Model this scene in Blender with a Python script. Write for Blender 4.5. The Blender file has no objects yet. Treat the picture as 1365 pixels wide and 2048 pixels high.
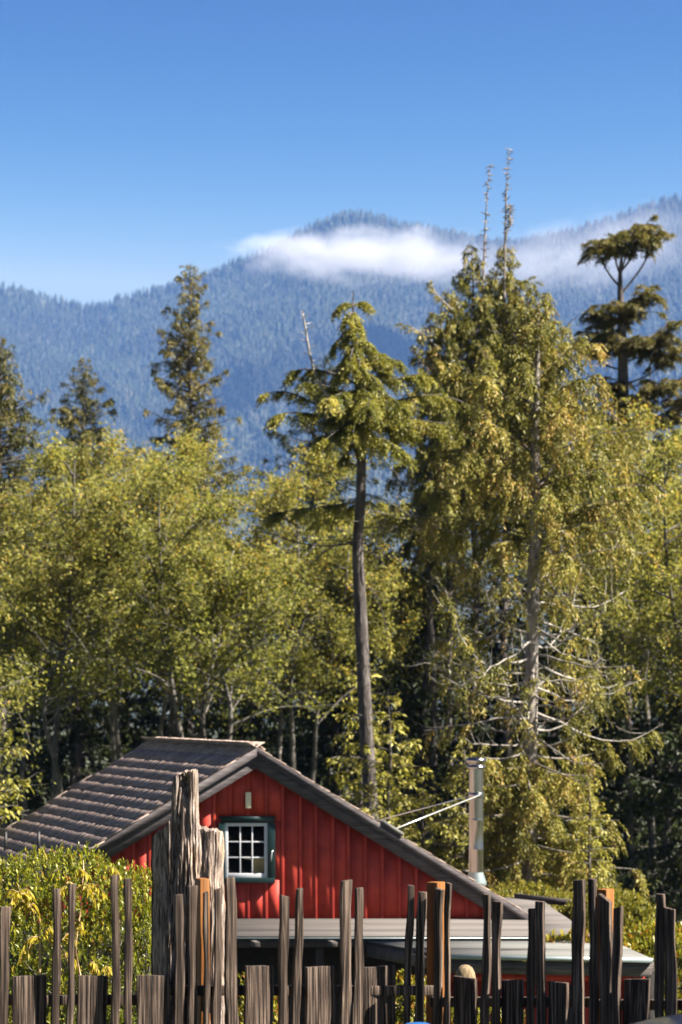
import bpy, math, random
import numpy as np
from mathutils import Vector, Matrix, noise as mnoise

R = math.radians
rng = np.random.default_rng(7)
random.seed(7)
scene = bpy.context.scene

# ------------------------------------------------------------------ camera
F = 4800.0            # focal length in pixels of the 1365 x 2048 photograph
CX, HY = 682.5, 1410  # principal column and horizon row
EYE = 5.0
cam_d = bpy.data.cameras.new('camera')
cam = bpy.data.objects.new('camera', cam_d)
scene.collection.objects.link(cam)
cam.location = (0, 0, EYE)
cam.rotation_euler = (R(90), 0, 0)
cam_d.sensor_fit = 'VERTICAL'
cam_d.sensor_height = 36.0
cam_d.sensor_width = 24.0
cam_d.lens = F / 2048 * 36.0
cam_d.shift_y = (HY - 1024) / 2048
cam_d.clip_start = 0.5
cam_d.clip_end = 20000
cam_d.dof.use_dof = True
cam_d.dof.focus_distance = 16.5
cam_d.dof.aperture_fstop = 3.8
scene.camera = cam

# ------------------------------------------------------------------ sky, sun, exposure
SUN_EL, SUN_AZ = 45.0, 103.0      # azimuth clockwise from the view axis (+Y)
world = bpy.data.worlds.new('World')
scene.world = world
world.use_nodes = True
wn = world.node_tree
wn.nodes.clear()
w_out = wn.nodes.new('ShaderNodeOutputWorld')
w_bg = wn.nodes.new('ShaderNodeBackground')
w_sky = wn.nodes.new('ShaderNodeTexSky')
w_sky.sky_type = 'NISHITA'
w_sky.sun_disc = False
w_sky.sun_elevation = R(SUN_EL)
w_sky.sun_rotation = R(SUN_AZ)
w_sky.altitude = 300
w_sky.air_density = 1.0
w_sky.dust_density = 0.2
w_sky.ozone_density = 1.5
w_bg.inputs['Strength'].default_value = 0.05
# the photograph's contrasty grade of the blue: one tone curve per channel, the same for the whole sky
w_sep = wn.nodes.new('ShaderNodeSeparateColor'); w_com = wn.nodes.new('ShaderNodeCombineColor')
wn.links.new(w_sky.outputs[0], w_sep.inputs[0])
for k_, (ref, gam, lev, cap) in enumerate(((2.31, 7.2, 1.15, 2.5), (3.56, 4.6, 1.98, 3.1), (5.21, 2.7, 2.7, 3.35))):
    src = w_sep.outputs[k_]
    for op, val in (('DIVIDE', ref), ('POWER', gam), ('MULTIPLY', lev), ('MINIMUM', cap)):
        mth = wn.nodes.new('ShaderNodeMath'); mth.operation = op; mth.inputs[1].default_value = val
        wn.links.new(src, mth.inputs[0]); src = mth.outputs[0]
    wn.links.new(src, w_com.inputs[k_])
wn.links.new(w_com.outputs[0], w_bg.inputs['Color'])
wn.links.new(w_bg.outputs[0], w_out.inputs['Surface'])

sun_d = bpy.data.lights.new('sun', 'SUN')
sun_d.energy = 5.0
sun_d.angle = R(0.53)
sun_d.color = (1.0, 0.92, 0.80)
sun = bpy.data.objects.new('sun', sun_d)
scene.collection.objects.link(sun)
sdir = Vector((math.cos(R(SUN_EL)) * math.sin(R(SUN_AZ)), math.cos(R(SUN_EL)) * math.cos(R(SUN_AZ)), math.sin(R(SUN_EL))))
sun.rotation_euler = sdir.to_track_quat('Z', 'Y').to_euler()
sun.location = (40, -10, 60)

scene.view_settings.view_transform = 'Standard'
scene.view_settings.look = 'None'
scene.view_settings.gamma = 1.0
scene.view_settings.use_curve_mapping = False
scene.view_settings.exposure = 2.15
scene.cycles.use_denoising = True
scene.cycles.max_bounces = 7
scene.cycles.diffuse_bounces = 3
scene.cycles.glossy_bounces = 3
scene.cycles.transmission_bounces = 4
scene.cycles.transparent_max_bounces = 6
scene.cycles.volume_bounces = 1
scene.cycles.volume_max_steps = 256
scene.cycles.sample_clamp_indirect = 6.0

# ------------------------------------------------------------------ helpers
def P(px, py, Y):
    """world point seen at photograph pixel (px, py) when it stands Y metres away"""
    return np.array(((px - CX) * Y / F, Y, EYE + (HY - py) * Y / F))

def link(o, parent=None):
    scene.collection.objects.link(o)
    if parent is not None:
        o.parent = parent
    return o

def tag(o, label=None, cat=None, group=None, kind=None):
    if label: o['label'] = label
    if cat: o['category'] = cat
    if group: o['group'] = group
    if kind: o['kind'] = kind
    return o

def empty(name, loc, label=None, cat=None, group=None):
    o = bpy.data.objects.new(name, None)
    o.empty_display_size = 0.2
    o.location = loc
    scene.collection.objects.link(o)
    return tag(o, label, cat, group)

class MB:
    """collects vertices and faces; build() links them as ONE mesh object"""
    def __init__(self):
        self.v, self.f, self.a, self.n = [], [], [], 0
    def add(self, verts, faces, rnd=None):
        verts = np.asarray(verts, dtype=np.float64).reshape(-1, 3)
        if isinstance(faces, np.ndarray):
            groups = [faces]
        else:
            d = {}
            for q in faces: d.setdefault(len(q), []).append(q)
            groups = [np.array(g) for g in d.values()]
        for g in groups:
            self.f.append(g + self.n)
            if rnd is None: self.a.append(np.full(len(g), 0.5))
            elif np.isscalar(rnd): self.a.append(np.full(len(g), float(rnd)))
            else: self.a.append(np.asarray(rnd, dtype=np.float64))
        self.v.append(verts); self.n += len(verts)
        return self
    def box(self, lo, hi, rnd=None):
        x0, y0, z0 = lo; x1, y1, z1 = hi
        return self.hexa([(x0,y0,z0),(x1,y0,z0),(x1,y1,z0),(x0,y1,z0),(x0,y0,z1),(x1,y0,z1),(x1,y1,z1),(x0,y1,z1)], rnd)
    def hexa(self, v, rnd=None):
        return self.add(v, [(3,2,1,0),(4,5,6,7),(0,1,5,4),(1,2,6,5),(2,3,7,6),(3,0,4,7)], rnd)
    def prism(self, poly, off):
        """closed polygon (list of 3-D points) pushed along vector off"""
        poly = np.asarray(poly, dtype=float); off = np.asarray(off, dtype=float); n = len(poly)
        faces = [tuple(range(n)), tuple(range(2*n-1, n-1, -1))]
        faces += [(i, i+n, (i+1) % n + n, (i+1) % n) for i in range(n)]
        return self.add(np.vstack([poly, poly + off]), faces)
    def tube(self, pts, rad, sides=6, cap=True, rnd=None):
        pts = np.asarray(pts, dtype=float); n = len(pts)
        rad = np.broadcast_to(np.asarray(rad, dtype=float), (n,))
        T = np.gradient(pts, axis=0); T /= np.linalg.norm(T, axis=1, keepdims=True) + 1e-9
        ref = np.array((0., 0., 1.)) if abs(T[:, 2]).mean() < 0.8 else np.array((0., 1., 0.))
        A = np.cross(T, ref); A /= np.linalg.norm(A, axis=1, keepdims=True) + 1e-9
        B = np.cross(T, A)
        an = np.arange(sides) / sides * 2 * math.pi
        ring = pts[:, None] + rad[:, None, None] * (A[:, None] * np.cos(an)[None, :, None] + B[:, None] * np.sin(an)[None, :, None])
        i = np.arange(n-1)[:, None] * sides; j = np.arange(sides)[None]
        k = (j + 1) % sides
        q = np.stack([i + j, i + k, i + sides + k, i + sides + j], -1).reshape(-1, 4)
        self.add(ring.reshape(-1, 3), q, rnd)
        if cap:
            b = self.n - n * sides
            self.f.append(np.array([np.arange(sides)[::-1] + b])); self.a.append(np.full(1, .5 if rnd is None else rnd))
            self.f.append(np.array([np.arange(sides) + b + (n-1) * sides])); self.a.append(np.full(1, .5 if rnd is None else rnd))
        return self
    def lathe(self, prof, c, sides=24):
        """profile [(radius, z)] turned about the vertical through c"""
        n = len(prof); an = np.arange(sides) / sides * 2 * math.pi
        ring = np.array([[(c[0] + r*math.cos(t), c[1] + r*math.sin(t), c[2] + z) for t in an] for r, z in prof])
        i = np.arange(n-1)[:, None] * sides; j = np.arange(sides)[None]; k = (j + 1) % sides
        q = np.stack([i + j, i + k, i + sides + k, i + sides + j], -1).reshape(-1, 4)
        return self.add(ring.reshape(-1, 3), q)
    def blades(self, Pt, D, N, L, W, rnd, bend=0.12):
        """leaf-sized four-cornered faces: base point, direction, face normal, length, width"""
        Pt = Pt.reshape(-1, 3); n = len(Pt)
        D = unit(D.reshape(-1, 3)); N = N.reshape(-1, 3)
        S = unit(np.cross(D, N)); Nn = np.cross(S, D)
        L = np.broadcast_to(np.asarray(L, dtype=float).reshape(-1, 1), (n, 1)); W = np.broadcast_to(np.asarray(W, dtype=float).reshape(-1, 1), (n, 1))
        mid = Pt + D * L * .48
        v = np.stack([Pt, mid + S * W * .5 + Nn * L * bend, Pt + D * L, mid - S * W * .5 + Nn * L * bend], 1).reshape(-1, 3)
        return self.add(v, np.arange(4 * n).reshape(-1, 4), rnd)
    def mesh(self, name, mat=None, smooth=False, origin=None):
        me = bpy.data.meshes.new(name)
        v = np.vstack(self.v)
        if origin is not None: v = v - np.asarray(origin)[None]
        me.vertices.add(len(v)); me.vertices.foreach_set('co', v.astype(np.float32).ravel())
        loops = np.concatenate([g.ravel() for g in self.f]); sizes = np.concatenate([np.full(len(g), g.shape[1]) for g in self.f])
        me.loops.add(len(loops)); me.loops.foreach_set('vertex_index', loops.astype(np.int32))
        me.polygons.add(len(sizes))
        me.polygons.foreach_set('loop_start', np.concatenate([[0], np.cumsum(sizes)[:-1]]).astype(np.int32))
        if smooth: me.polygons.foreach_set('use_smooth', np.ones(len(sizes), dtype=bool))
        at = me.attributes.new('rnd', 'FLOAT', 'FACE'); at.data.foreach_set('value', np.concatenate(self.a).astype(np.float32))
        me.update(calc_edges=True)
        me.validate()
        if mat is not None: me.materials.append(mat)
        return me
    def build(self, name, mat, parent=None, smooth=False, bevel=0.0):
        """vertices are in world coordinates; a part is stored relative to its thing's origin"""
        org = None
        if parent is not None:
            org = np.zeros(3); p = parent
            while p is not None: org = org + np.array(p.location); p = p.parent
        o = bpy.data.objects.new(name, self.mesh(name, mat, smooth, org))
        if bevel:
            b = o.modifiers.new('bevel', 'BEVEL'); b.width = bevel; b.segments = 2; b.limit_method = 'ANGLE'
        return link(o, parent)

def unit(a):
    return a / (np.linalg.norm(a, axis=-1, keepdims=True) + 1e-9)

def copy_thing(root, loc, rotz=0.0, scale=1.0, label=None, group=None):
    """a copy of a thing with copies of its parts (meshes shared)"""
    def cp(o, parent):
        c = o.copy(); scene.collection.objects.link(c); c.parent = parent
        for ch in o.children: cp(ch, c)
        return c
    r = cp(root, None)
    r.location = loc; r.rotation_euler = (0, 0, rotz); r.scale = (scale,) * 3 if np.isscalar(scale) else scale
    if label: r['label'] = label
    if group: r['group'] = group
    return r

# ------------------------------------------------------------------ materials
def new_mat(name):
    m = bpy.data.materials.new(name); m.use_nodes = True
    nt = m.node_tree; b = nt.nodes['Principled BSDF']
    return m, nt, b

def nd(nt, t, **kw):
    n = nt.nodes.new(t)
    for k, v in kw.items(): setattr(n, k, v)
    return n

def ramp(nt, src, stops, interp='LINEAR'):
    r = nt.nodes.new('ShaderNodeValToRGB'); r.color_ramp.interpolation = interp
    el = r.color_ramp.elements
    while len(el) < len(stops): el.new(0.5)
    for e, (p, c) in zip(el, stops): e.position = p; e.color = (*c, 1) if len(c) == 3 else c
    if src is not None: nt.links.new(src, r.inputs[0])
    return r

def noise_tex(nt, coord='Object', scale=(1, 1, 1), s=5.0, detail=4.0, rough=.55):
    tc = nd(nt, 'ShaderNodeTexCoord'); mp = nd(nt, 'ShaderNodeMapping')
    mp.inputs['Scale'].default_value = scale
    nt.links.new(tc.outputs[coord], mp.inputs[0])
    n = nd(nt, 'ShaderNodeTexNoise'); n.inputs['Scale'].default_value = s; n.inputs['Detail'].default_value = detail
    n.inputs['Roughness'].default_value = rough
    nt.links.new(mp.outputs[0], n.inputs['Vector'])
    return n

def mixc(nt, a, b, fac, blend='MIX'):
    m = nd(nt, 'ShaderNodeMix', data_type='RGBA', blend_type=blend)
    for sock, val in ((6, a), (7, b), (0, fac)):
        if isinstance(val, (int, float)): m.inputs[sock].default_value = val
        elif isinstance(val, tuple): m.inputs[sock].default_value = (*val, 1)
        else: nt.links.new(val, m.inputs[sock])
    return m.outputs[2]

def bump(nt, b, height, strength=.4, dist=.01):
    n = nd(nt, 'ShaderNodeBump'); n.inputs['Strength'].default_value = strength; n.inputs['Distance'].default_value = dist
    nt.links.new(height, n.inputs['Height']); nt.links.new(n.outputs[0], b.inputs['Normal'])

def m_plain(name, col, rough=.6, metal=0.0, var=.15, s=6.0, bmp=.15, spec=.4, scale=(1, 1, 1), obj_var=.12):
    m, nt, b = new_mat(name)
    n = noise_tex(nt, scale=scale, s=s)
    lo = tuple(c * (1 - var) for c in col); hi = tuple(min(1, c * (1 + var)) for c in col)
    c = ramp(nt, n.outputs[0], [(.3, lo), (.7, hi)]).outputs[0]
    oi = nd(nt, 'ShaderNodeObjectInfo')
    v = ramp(nt, oi.outputs['Random'], [(0, (1 - obj_var,) * 3), (1, (1 + obj_var,) * 3)])
    v.color_ramp.elements[1].color = (1, 1, 1, 1)
    c = mixc(nt, c, v.outputs[0], 1.0, 'MULTIPLY')
    nt.links.new(c, b.inputs['Base Color'])
    b.inputs['Roughness'].default_value = rough; b.inputs['Metallic'].default_value = metal
    b.inputs['Specular IOR Level'].default_value = spec
    if bmp: bump(nt, b, n.outputs[0], bmp, .01)
    return m

def m_wood(name, stops, grain=60.0, stretch=.05, rough=.85, bmp=.6, axis='Z', dist=.006, obj_var=.25):
    """weathered wood: fine streaks along the grain, blotches, cracks"""
    m, nt, b = new_mat(name)
    sc = {'Z': (1, 1, stretch), 'X': (stretch, 1, 1), 'Y': (1, stretch, 1)}[axis]
    oi = nd(nt, 'ShaderNodeObjectInfo')
    tc = nd(nt, 'ShaderNodeTexCoord'); ad = nd(nt, 'ShaderNodeVectorMath', operation='ADD')
    sc3 = nd(nt, 'ShaderNodeVectorMath', operation='SCALE'); sc3.inputs[0].default_value = (7.3, 5.1, 3.7)
    nt.links.new(oi.outputs['Random'], sc3.inputs['Scale'])
    nt.links.new(tc.outputs['Object'], ad.inputs[0]); nt.links.new(sc3.outputs[0], ad.inputs[1])
    mp = nd(nt, 'ShaderNodeMapping'); mp.inputs['Scale'].default_value = sc
    nt.links.new(ad.outputs[0], mp.inputs[0])
    n1 = nd(nt, 'ShaderNodeTexNoise'); n1.inputs['Scale'].default_value = grain; n1.inputs['Detail'].default_value = 5; n1.inputs['Distortion'].default_value = .6
    nt.links.new(mp.outputs[0], n1.inputs['Vector'])
    n2 = nd(nt, 'ShaderNodeTexNoise'); n2.inputs['Scale'].default_value = 5.0; n2.inputs['Detail'].default_value = 4
    nt.links.new(ad.outputs[0], n2.inputs['Vector'])
    c = ramp(nt, n1.outputs[0], stops).outputs[0]
    blot = ramp(nt, n2.outputs[0], [(.3, (.62, .60, .62)), (.7, (1, 1, 1))]).outputs[0]
    c = mixc(nt, c, blot, 1.0, 'MULTIPLY')
    v = ramp(nt, oi.outputs['Random'], [(0, (1 - obj_var, 1 - obj_var, 1 - obj_var)), (1, (1, 1, 1))]).outputs[0]
    c = mixc(nt, c, v, 1.0, 'MULTIPLY')
    nt.links.new(c, b.inputs['Base Color'])
    b.inputs['Roughness'].default_value = rough; b.inputs['Specular IOR Level'].default_value = .25
    bump(nt, b, n1.outputs[0], bmp, dist)
    return m

def m_leaf(name, stops, trans=.35, rough=.5, spec=.25, patch=.25, tint=(1.15, 1.15, .7), obj_var=.0, ps=.9):
    """leaves: colour from a per-face random value, soft patches through the crown, light passing through"""
    m, nt, b = new_mat(name)
    at = nd(nt, 'ShaderNodeAttribute', attribute_name='rnd')
    c = ramp(nt, at.outputs['Fac'], stops).outputs[0]
    n = noise_tex(nt, s=ps, detail=2)
    pt = ramp(nt, n.outputs[0], [(.35, (1 - patch,) * 3), (.65, (1, 1, 1))]).outputs[0]
    c = mixc(nt, c, pt, 1.0, 'MULTIPLY')
    if obj_var:
        oi = nd(nt, 'ShaderNodeObjectInfo')
        v = ramp(nt, oi.outputs['Random'], [(0, (1 - obj_var, 1 - obj_var * .7, 1 - obj_var * .6)), (1, (1, 1, 1))]).outputs[0]
        c = mixc(nt, c, v, 1.0, 'MULTIPLY')
    nt.links.new(c, b.inputs['Base Color'])
    b.inputs['Roughness'].default_value = rough; b.inputs['Specular IOR Level'].default_value = spec
    tr = nd(nt, 'ShaderNodeBsdfTranslucent')
    nt.links.new(mixc(nt, c, tint, 1.0, 'MULTIPLY'), tr.inputs['Color'])
    mx = nd(nt, 'ShaderNodeMixShader'); mx.inputs[0].default_value = trans
    nt.links.new(b.outputs[0], mx.inputs[1]); nt.links.new(tr.outputs[0], mx.inputs[2])
    nt.links.new(mx.outputs[0], nt.nodes['Material Output'].inputs['Surface'])
    return m

# ------------------------------------------------------------------ ground
def ground_z(x, y):
    z = np.interp(y, [-60, 4, 10.2, 12.5, 20, 30, 95, 400, 2200, 9000], [3.6, 3.4, 2.35, 2.2, .35, 0, -1.0, -4, -14, -14])
    return z

ys = np.concatenate([np.linspace(-45, 100, 146), np.linspace(110, 1000, 50), np.linspace(1100, 6250, 40)])
xs = np.concatenate([np.linspace(-2800, -60, 25), np.linspace(-56, 56, 113), np.linspace(60, 2800, 25)])
GX, GY = np.meshgrid(xs, ys)
GZ = ground_z(GX, GY)
near = np.exp(-(np.hypot(GX, GY) / 90) ** 2)
GZ = GZ + near * .05 * (np.sin(GX * 1.7 + GY * .6) + np.sin(GX * .8 - GY * 1.3))
nx, ny = len(xs), len(ys)
ii = (np.arange(ny - 1)[:, None] * nx + np.arange(nx - 1)[None])
gq = np.stack([ii, ii + 1, ii + 1 + nx, ii + nx], -1).reshape(-1, 4)
m_ground, nt, b = new_mat('forest_floor')
n = noise_tex(nt, s=.8, detail=8, rough=.7)
nt.links.new(ramp(nt, n.outputs[0], [(.3, (.02, .028, .010)), (.5, (.045, .055, .018)), (.7, (.075, .065, .03))]).outputs[0], b.inputs['Base Color'])
b.inputs['Roughness'].default_value = .95
bump(nt, b, n.outputs[0], .8, .08)
tag(MB().add(np.stack([GX, GY, GZ], -1).reshape(-1, 3), gq).build('ground', m_ground, smooth=True), kind='structure')

# ------------------------------------------------------------------ mountain
RY = 5200.0
prof = [(-900, 640), (-500, 590), (-300, 540), (-120, 540), (0, 564), (60, 574), (110, 590), (170, 608), (230, 592), (300, 572), (370, 552), (430, 532), (480, 512),
        (560, 480), (600, 455), (640, 437), (680, 421), (720, 416), (760, 424), (800, 440), (830, 447), (870, 447), (900, 456), (960, 468), (1020, 476),
        (1070, 466), (1120, 458), (1180, 444), (1240, 424), (1290, 404), (1340, 388), (1365, 382), (1450, 362), (1600, 370), (1900, 420), (2300, 400)]
pxs = (np.array([p[0] for p in prof]) - CX) * RY / F
pzs = EYE + (HY - np.array([p[1] for p in prof])) * RY / F - 16
def fbm(x, y, s, oct=4, seed=0.0):
    x = np.asarray(x); out = np.zeros(x.shape)
    flat = out.ravel(); xf = np.broadcast_to(x, out.shape).ravel(); yf = np.broadcast_to(np.asarray(y), out.shape).ravel()
    for i in range(len(flat)):
        flat[i] = mnoise.fractal(Vector((xf[i] / s, yf[i] / s, seed)), 1.0, 2.0, oct)
    return out
mx_ = np.linspace(-2500, 2500, 201); my_ = np.linspace(2250, 6150, 100)
MX, MY = np.meshgrid(mx_, my_)
zr = np.interp(MX, pxs, pzs)
t = np.clip((MY - 2250) / (RY - 2250), 0, 1)
shape = .18 * t + .82 * t ** 1.5
gul = fbm(MX + .25 * MY, MY * .45, 330., 4, 3.1)
MZ = zr * shape + gul * 120 * np.sin(np.pi * t) ** 1.2 - 15 * (1 - t) - 25
back = np.clip((MY - RY) / 950, 0, 1)
MZ = np.where(MY > RY, zr * (1 - .75 * back ** 1.2), MZ)
m_mount, nt, b = new_mat('mountain_ground')
n = noise_tex(nt, s=.012, detail=6)
nt.links.new(ramp(nt, n.outputs[0], [(.35, (.022, .032, .015)), (.65, (.05, .055, .03))]).outputs[0], b.inputs['Base Color'])
b.inputs['Roughness'].default_value = 1
nx, ny = len(mx_), len(my_)
ii = (np.arange(ny - 1)[:, None] * nx + np.arange(nx - 1)[None])
mq = np.stack([ii, ii + 1, ii + 1 + nx, ii + nx], -1).reshape(-1, 4)
tag(MB().add(np.stack([MX, MY, MZ], -1).reshape(-1, 3), mq).build('mountain', m_mount, smooth=True), kind='structure')

# the far forest that reads as one mass: small two-tiered conifers all over the slope
NT = 60000
r2 = np.random.default_rng(21)
ty = 3300 + 1960 * np.sqrt(r2.random(NT)); tx = (r2.random(NT) * 2 - 1) * (ty * .19 + 60)
fx = (tx - mx_[0]) / (mx_[1] - mx_[0]); fy = (ty - my_[0]) / (my_[1] - my_[0])
ix = fx.astype(int); iy = fy.astype(int); ax = fx - ix; ay = fy - iy
tz = (MZ[iy, ix] * (1 - ax) * (1 - ay) + MZ[iy, ix + 1] * ax * (1 - ay) + MZ[iy + 1, ix] * (1 - ax) * ay + MZ[iy + 1, ix + 1] * ax * ay)
th = 14 + 13 * r2.random(NT) ** 1.5
tr_ = th * (.15 + .09 * r2.random(NT))
fb = MB(); K = 5; an = np.arange(K) / K * 2 * math.pi
phase = r2.random(NT)[:, None] * 6.28
def ringpts(rad, z): return np.stack([tx[:, None] + rad[:, None] * np.cos(an + phase), ty[:, None] + rad[:, None] * np.sin(an + phase), np.repeat(z[:, None], K, 1)], -1)
lowr, up = ringpts(tr_, tz - 1), ringpts(tr_ * .62, tz + th * .45)
ap1 = np.stack([tx, ty, tz + th * .66], -1)[:, None]; ap2 = np.stack([tx, ty, tz + th], -1)[:, None]
vv = np.concatenate([lowr, ap1, up, ap2], 1)
base = np.arange(NT)[:, None, None] * 12
j = np.arange(K); k = (j + 1) % K
tri = np.concatenate([np.stack([j, k, np.full(K, 5)], -1), np.stack([j + 6, k + 6, np.full(K, 11)], -1)])[None]
fb.add(vv.reshape(-1, 3), (base + tri).reshape(-1, 3), np.repeat(r2.random(NT), 10))
m_far = m_leaf('far_conifers', [(0, (.014, .024, .012)), (.6, (.024, .036, .017)), (.9, (.04, .048, .026)), (1, (.075, .07, .05))], trans=.12, patch=.55, ps=.006)
tag(fb.build('mountain_forest', m_far), 'blue hazed conifer forest covering the whole mountainside', 'forest', kind='stuff')

# ------------------------------------------------------------------ air and mist
HAZE = 0.68e-4
m_haze = bpy.data.materials.new('haze_air'); m_haze.use_nodes = True; nt = m_haze.node_tree
for x in list(nt.nodes):
    if x.type != 'OUTPUT_MATERIAL': nt.nodes.remove(x)
pv = nd(nt, 'ShaderNodeVolumePrincipled'); pv.inputs['Density'].default_value = HAZE
pv.inputs['Color'].default_value = (.20, .41, .95, 1); pv.inputs['Anisotropy'].default_value = 0.0
nt.links.new(pv.outputs[0], nt.nodes['Material Output'].inputs['Volume'])
tag(MB().box((-2900, -50, -18), (2900, 6300, 1180)).build('haze', m_haze), 'thin blue haze filling the valley air', 'haze', kind='stuff')

def m_mist(name, dens, seed, soft):
    m = bpy.data.materials.new(name); m.use_nodes = True; nt = m.node_tree
    for x in list(nt.nodes):
        if x.type != 'OUTPUT_MATERIAL': nt.nodes.remove(x)
    tc = nd(nt, 'ShaderNodeTexCoord')
    ln = nd(nt, 'ShaderNodeVectorMath', operation='LENGTH'); nt.links.new(tc.outputs['Object'], ln.inputs[0])
    geo = nd(nt, 'ShaderNodeNewGeometry') if False else None
    mp = nd(nt, 'ShaderNodeMapping'); mp.inputs['Location'].default_value = (seed, seed * .7, 0); mp.inputs['Scale'].default_value = (2.6, 1.1, 1.3)
    nt.links.new(tc.outputs['Object'], mp.inputs[0])
    no = nd(nt, 'ShaderNodeTexNoise'); no.inputs['Scale'].default_value = 1.5; no.inputs['Detail'].default_value = 5; no.inputs['Roughness'].default_value = .6
    nt.links.new(mp.outputs[0], no.inputs['Vector'])
    # density = clamp(1 - r + (noise-.5)*k) * dens
    ma = nd(nt, 'ShaderNodeMath', operation='MULTIPLY_ADD'); ma.inputs[1].default_value = 1.3; ma.inputs[2].default_value = -.65 + .78
    nt.links.new(no.outputs[0], ma.inputs[0])
    su = nd(nt, 'ShaderNodeMath', operation='SUBTRACT'); nt.links.new(ma.outputs[0], su.inputs[0]); nt.links.new(ln.outputs['Value'], su.inputs[1])
    mr = nd(nt, 'ShaderNodeMapRange', interpolation_type='SMOOTHSTEP'); mr.inputs['From Min'].default_value = 0; mr.inputs['From Max'].default_value = soft
    mr.inputs['To Min'].default_value = 0; mr.inputs['To Max'].default_value = dens
    nt.links.new(su.outputs[0], mr.inputs['Value'])
    edge = nd(nt, 'ShaderNodeMapRange'); edge.inputs['From Min'].default_value = 1.0; edge.inputs['From Max'].default_value = .8
    nt.links.new(ln.outputs['Value'], edge.inputs['Value'])
    mu = nd(nt, 'ShaderNodeMath', operation='MULTIPLY'); nt.links.new(mr.outputs[0], mu.inputs[0]); nt.links.new(edge.outputs[0], mu.inputs[1])
    pv = nd(nt, 'ShaderNodeVolumePrincipled'); pv.inputs['Color'].default_value = (.78, .78, .82, 1); pv.inputs['Anisotropy'].default_value = 0.0
    nt.links.new(mu.outputs[0], pv.inputs['Density'])
    nt.links.new(pv.outputs[0], nt.nodes['Material Output'].inputs['Volume'])
    return m

def mist(c_px, c_py, Y, rx, ry, rz, dens, seed, soft, label, tilt=0.0):
    prof = [(math.sin(a) * 1.0, -math.cos(a)) for a in np.linspace(0.001, math.pi - .001, 13)]
    c = P(c_px, c_py, Y)
    o = MB().lathe(prof, (0, 0, 0), 24).build('mist_bank', m_mist('mist', dens, seed, soft))
    o.location = c; o.scale = (rx, ry, rz); o.rotation_euler = (0, R(tilt), 0)
    return tag(o, label, 'mist', 'banks of mist on the mountain', 'stuff')
mist(705, 510, 4250, 318, 220, 58, .018, 1.3, .9, 'white bank of mist lying across the mountain below its rounded peak')
mist(890, 520, 4200, 300, 220, 66, .007, 2.9, 1.1, 'thin ragged end of the mist left of the dead spires', 3)
mist(1190, 505, 4350, 360, 240, 100, .0075, 4.7, 1.2, 'thin drifting mist on the slope at the right edge', -10)
# ================================================================== the red cabin
W_STOPS = [(.32, (.008, .0055, .004)), (.46, (.044, .030, .022)), (.56, (.11, .078, .058)), (.74, (.29, .22, .17))]
m_fence = m_wood('weathered_fence', W_STOPS, grain=105, stretch=.022, bmp=.9, dist=.008)
m_board = m_wood('weathered_board', [(.36, (.008, .0055, .004)), (.47, (.046, .031, .023)), (.56, (.12, .085, .063)), (.72, (.30, .23, .18))], grain=125, stretch=.02, bmp=1.0, dist=.008)
m_orange = m_wood('stained_post', [(.25, (.11, .038, .008)), (.5, (.25, .095, .02)), (.8, (.36, .16, .04))], grain=45, stretch=.04, rough=.6, bmp=.25)
m_shake = m_wood('cedar_shake', [(.25, (.13, .086, .07)), (.45, (.33, .245, .20)), (.6, (.46, .365, .31)), (.8, (.58, .49, .43))], grain=38, stretch=.12, axis='X', bmp=.15, obj_var=.35)
m_barge = m_wood('barge_wood', [(.25, (.045, .040, .042)), (.5, (.085, .075, .078)), (.8, (.14, .125, .125))], grain=40, stretch=.05, axis='X', bmp=.4)
m_red = m_wood('red_paint', [(.2, (.36, .036, .024)), (.5, (.45, .047, .030)), (.8, (.50, .060, .038))], grain=30, stretch=.04, rough=.6, bmp=.2, obj_var=.10)
m_green = m_plain('green_trim', (.003, .019, .021), rough=.45, var=.2)
m_white = m_plain('white_sash', (.55, .56, .59), rough=.45, var=.08)
m_cream = m_plain('cream_plate', (.70, .62, .42), rough=.5, var=.06)
m_roll = m_plain('roll_roofing', (.088, .078, .073), rough=.95, var=.22, obj_var=0.0, s=3.0, bmp=.3, scale=(.35, 3, 1))
m_lower = m_plain('pale_roofing', (.115, .115, .108), rough=.9, var=.2, obj_var=0.0, s=4.0, bmp=.2, scale=(.3, 3, 1))
m_drip = m_plain('metal_drip_edge', (.26, .31, .32), rough=.4, metal=.5, var=.1)
m_dark = m_plain('dark_timber_and_shade', (.035, .030, .030), rough=.8, var=.3, s=12)
m_grey = m_wood('grey_timber', [(.25, (.06, .052, .05)), (.5, (.12, .105, .10)), (.8, (.20, .18, .17))], grain=40, stretch=.05, axis='X')
m_black = m_plain('black_metal', (.015, .014, .015), rough=.5, var=.2)
m_inside = m_plain('dark_room', (.03, .024, .018), rough=.9, var=.2)
m_tan = m_plain('tan_reflection', (.85, .62, .32), rough=.8, var=.08)
m_glass, nt, b = new_mat('window_glass')
b.inputs['Base Color'].default_value = (.9, .93, .93, 1); b.inputs['Roughness'].default_value = .02
b.inputs['Transmission Weight'].default_value = 1.0; b.inputs['IOR'].default_value = 1.12
m_steel, nt, b = new_mat('stainless_pipe')
n = noise_tex(nt, scale=(1, 1, .2), s=9, detail=3)
nt.links.new(ramp(nt, n.outputs[0], [(.3, (.24, .22, .20)), (.7, (.34, .33, .32))]).outputs[0], b.inputs['Base Color'])
b.inputs['Metallic'].default_value = 1.0; b.inputs['Roughness'].default_value = .22
m_wire = m_plain('steel_rod', (.75, .76, .74), rough=.3, metal=.6, var=.05)

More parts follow.
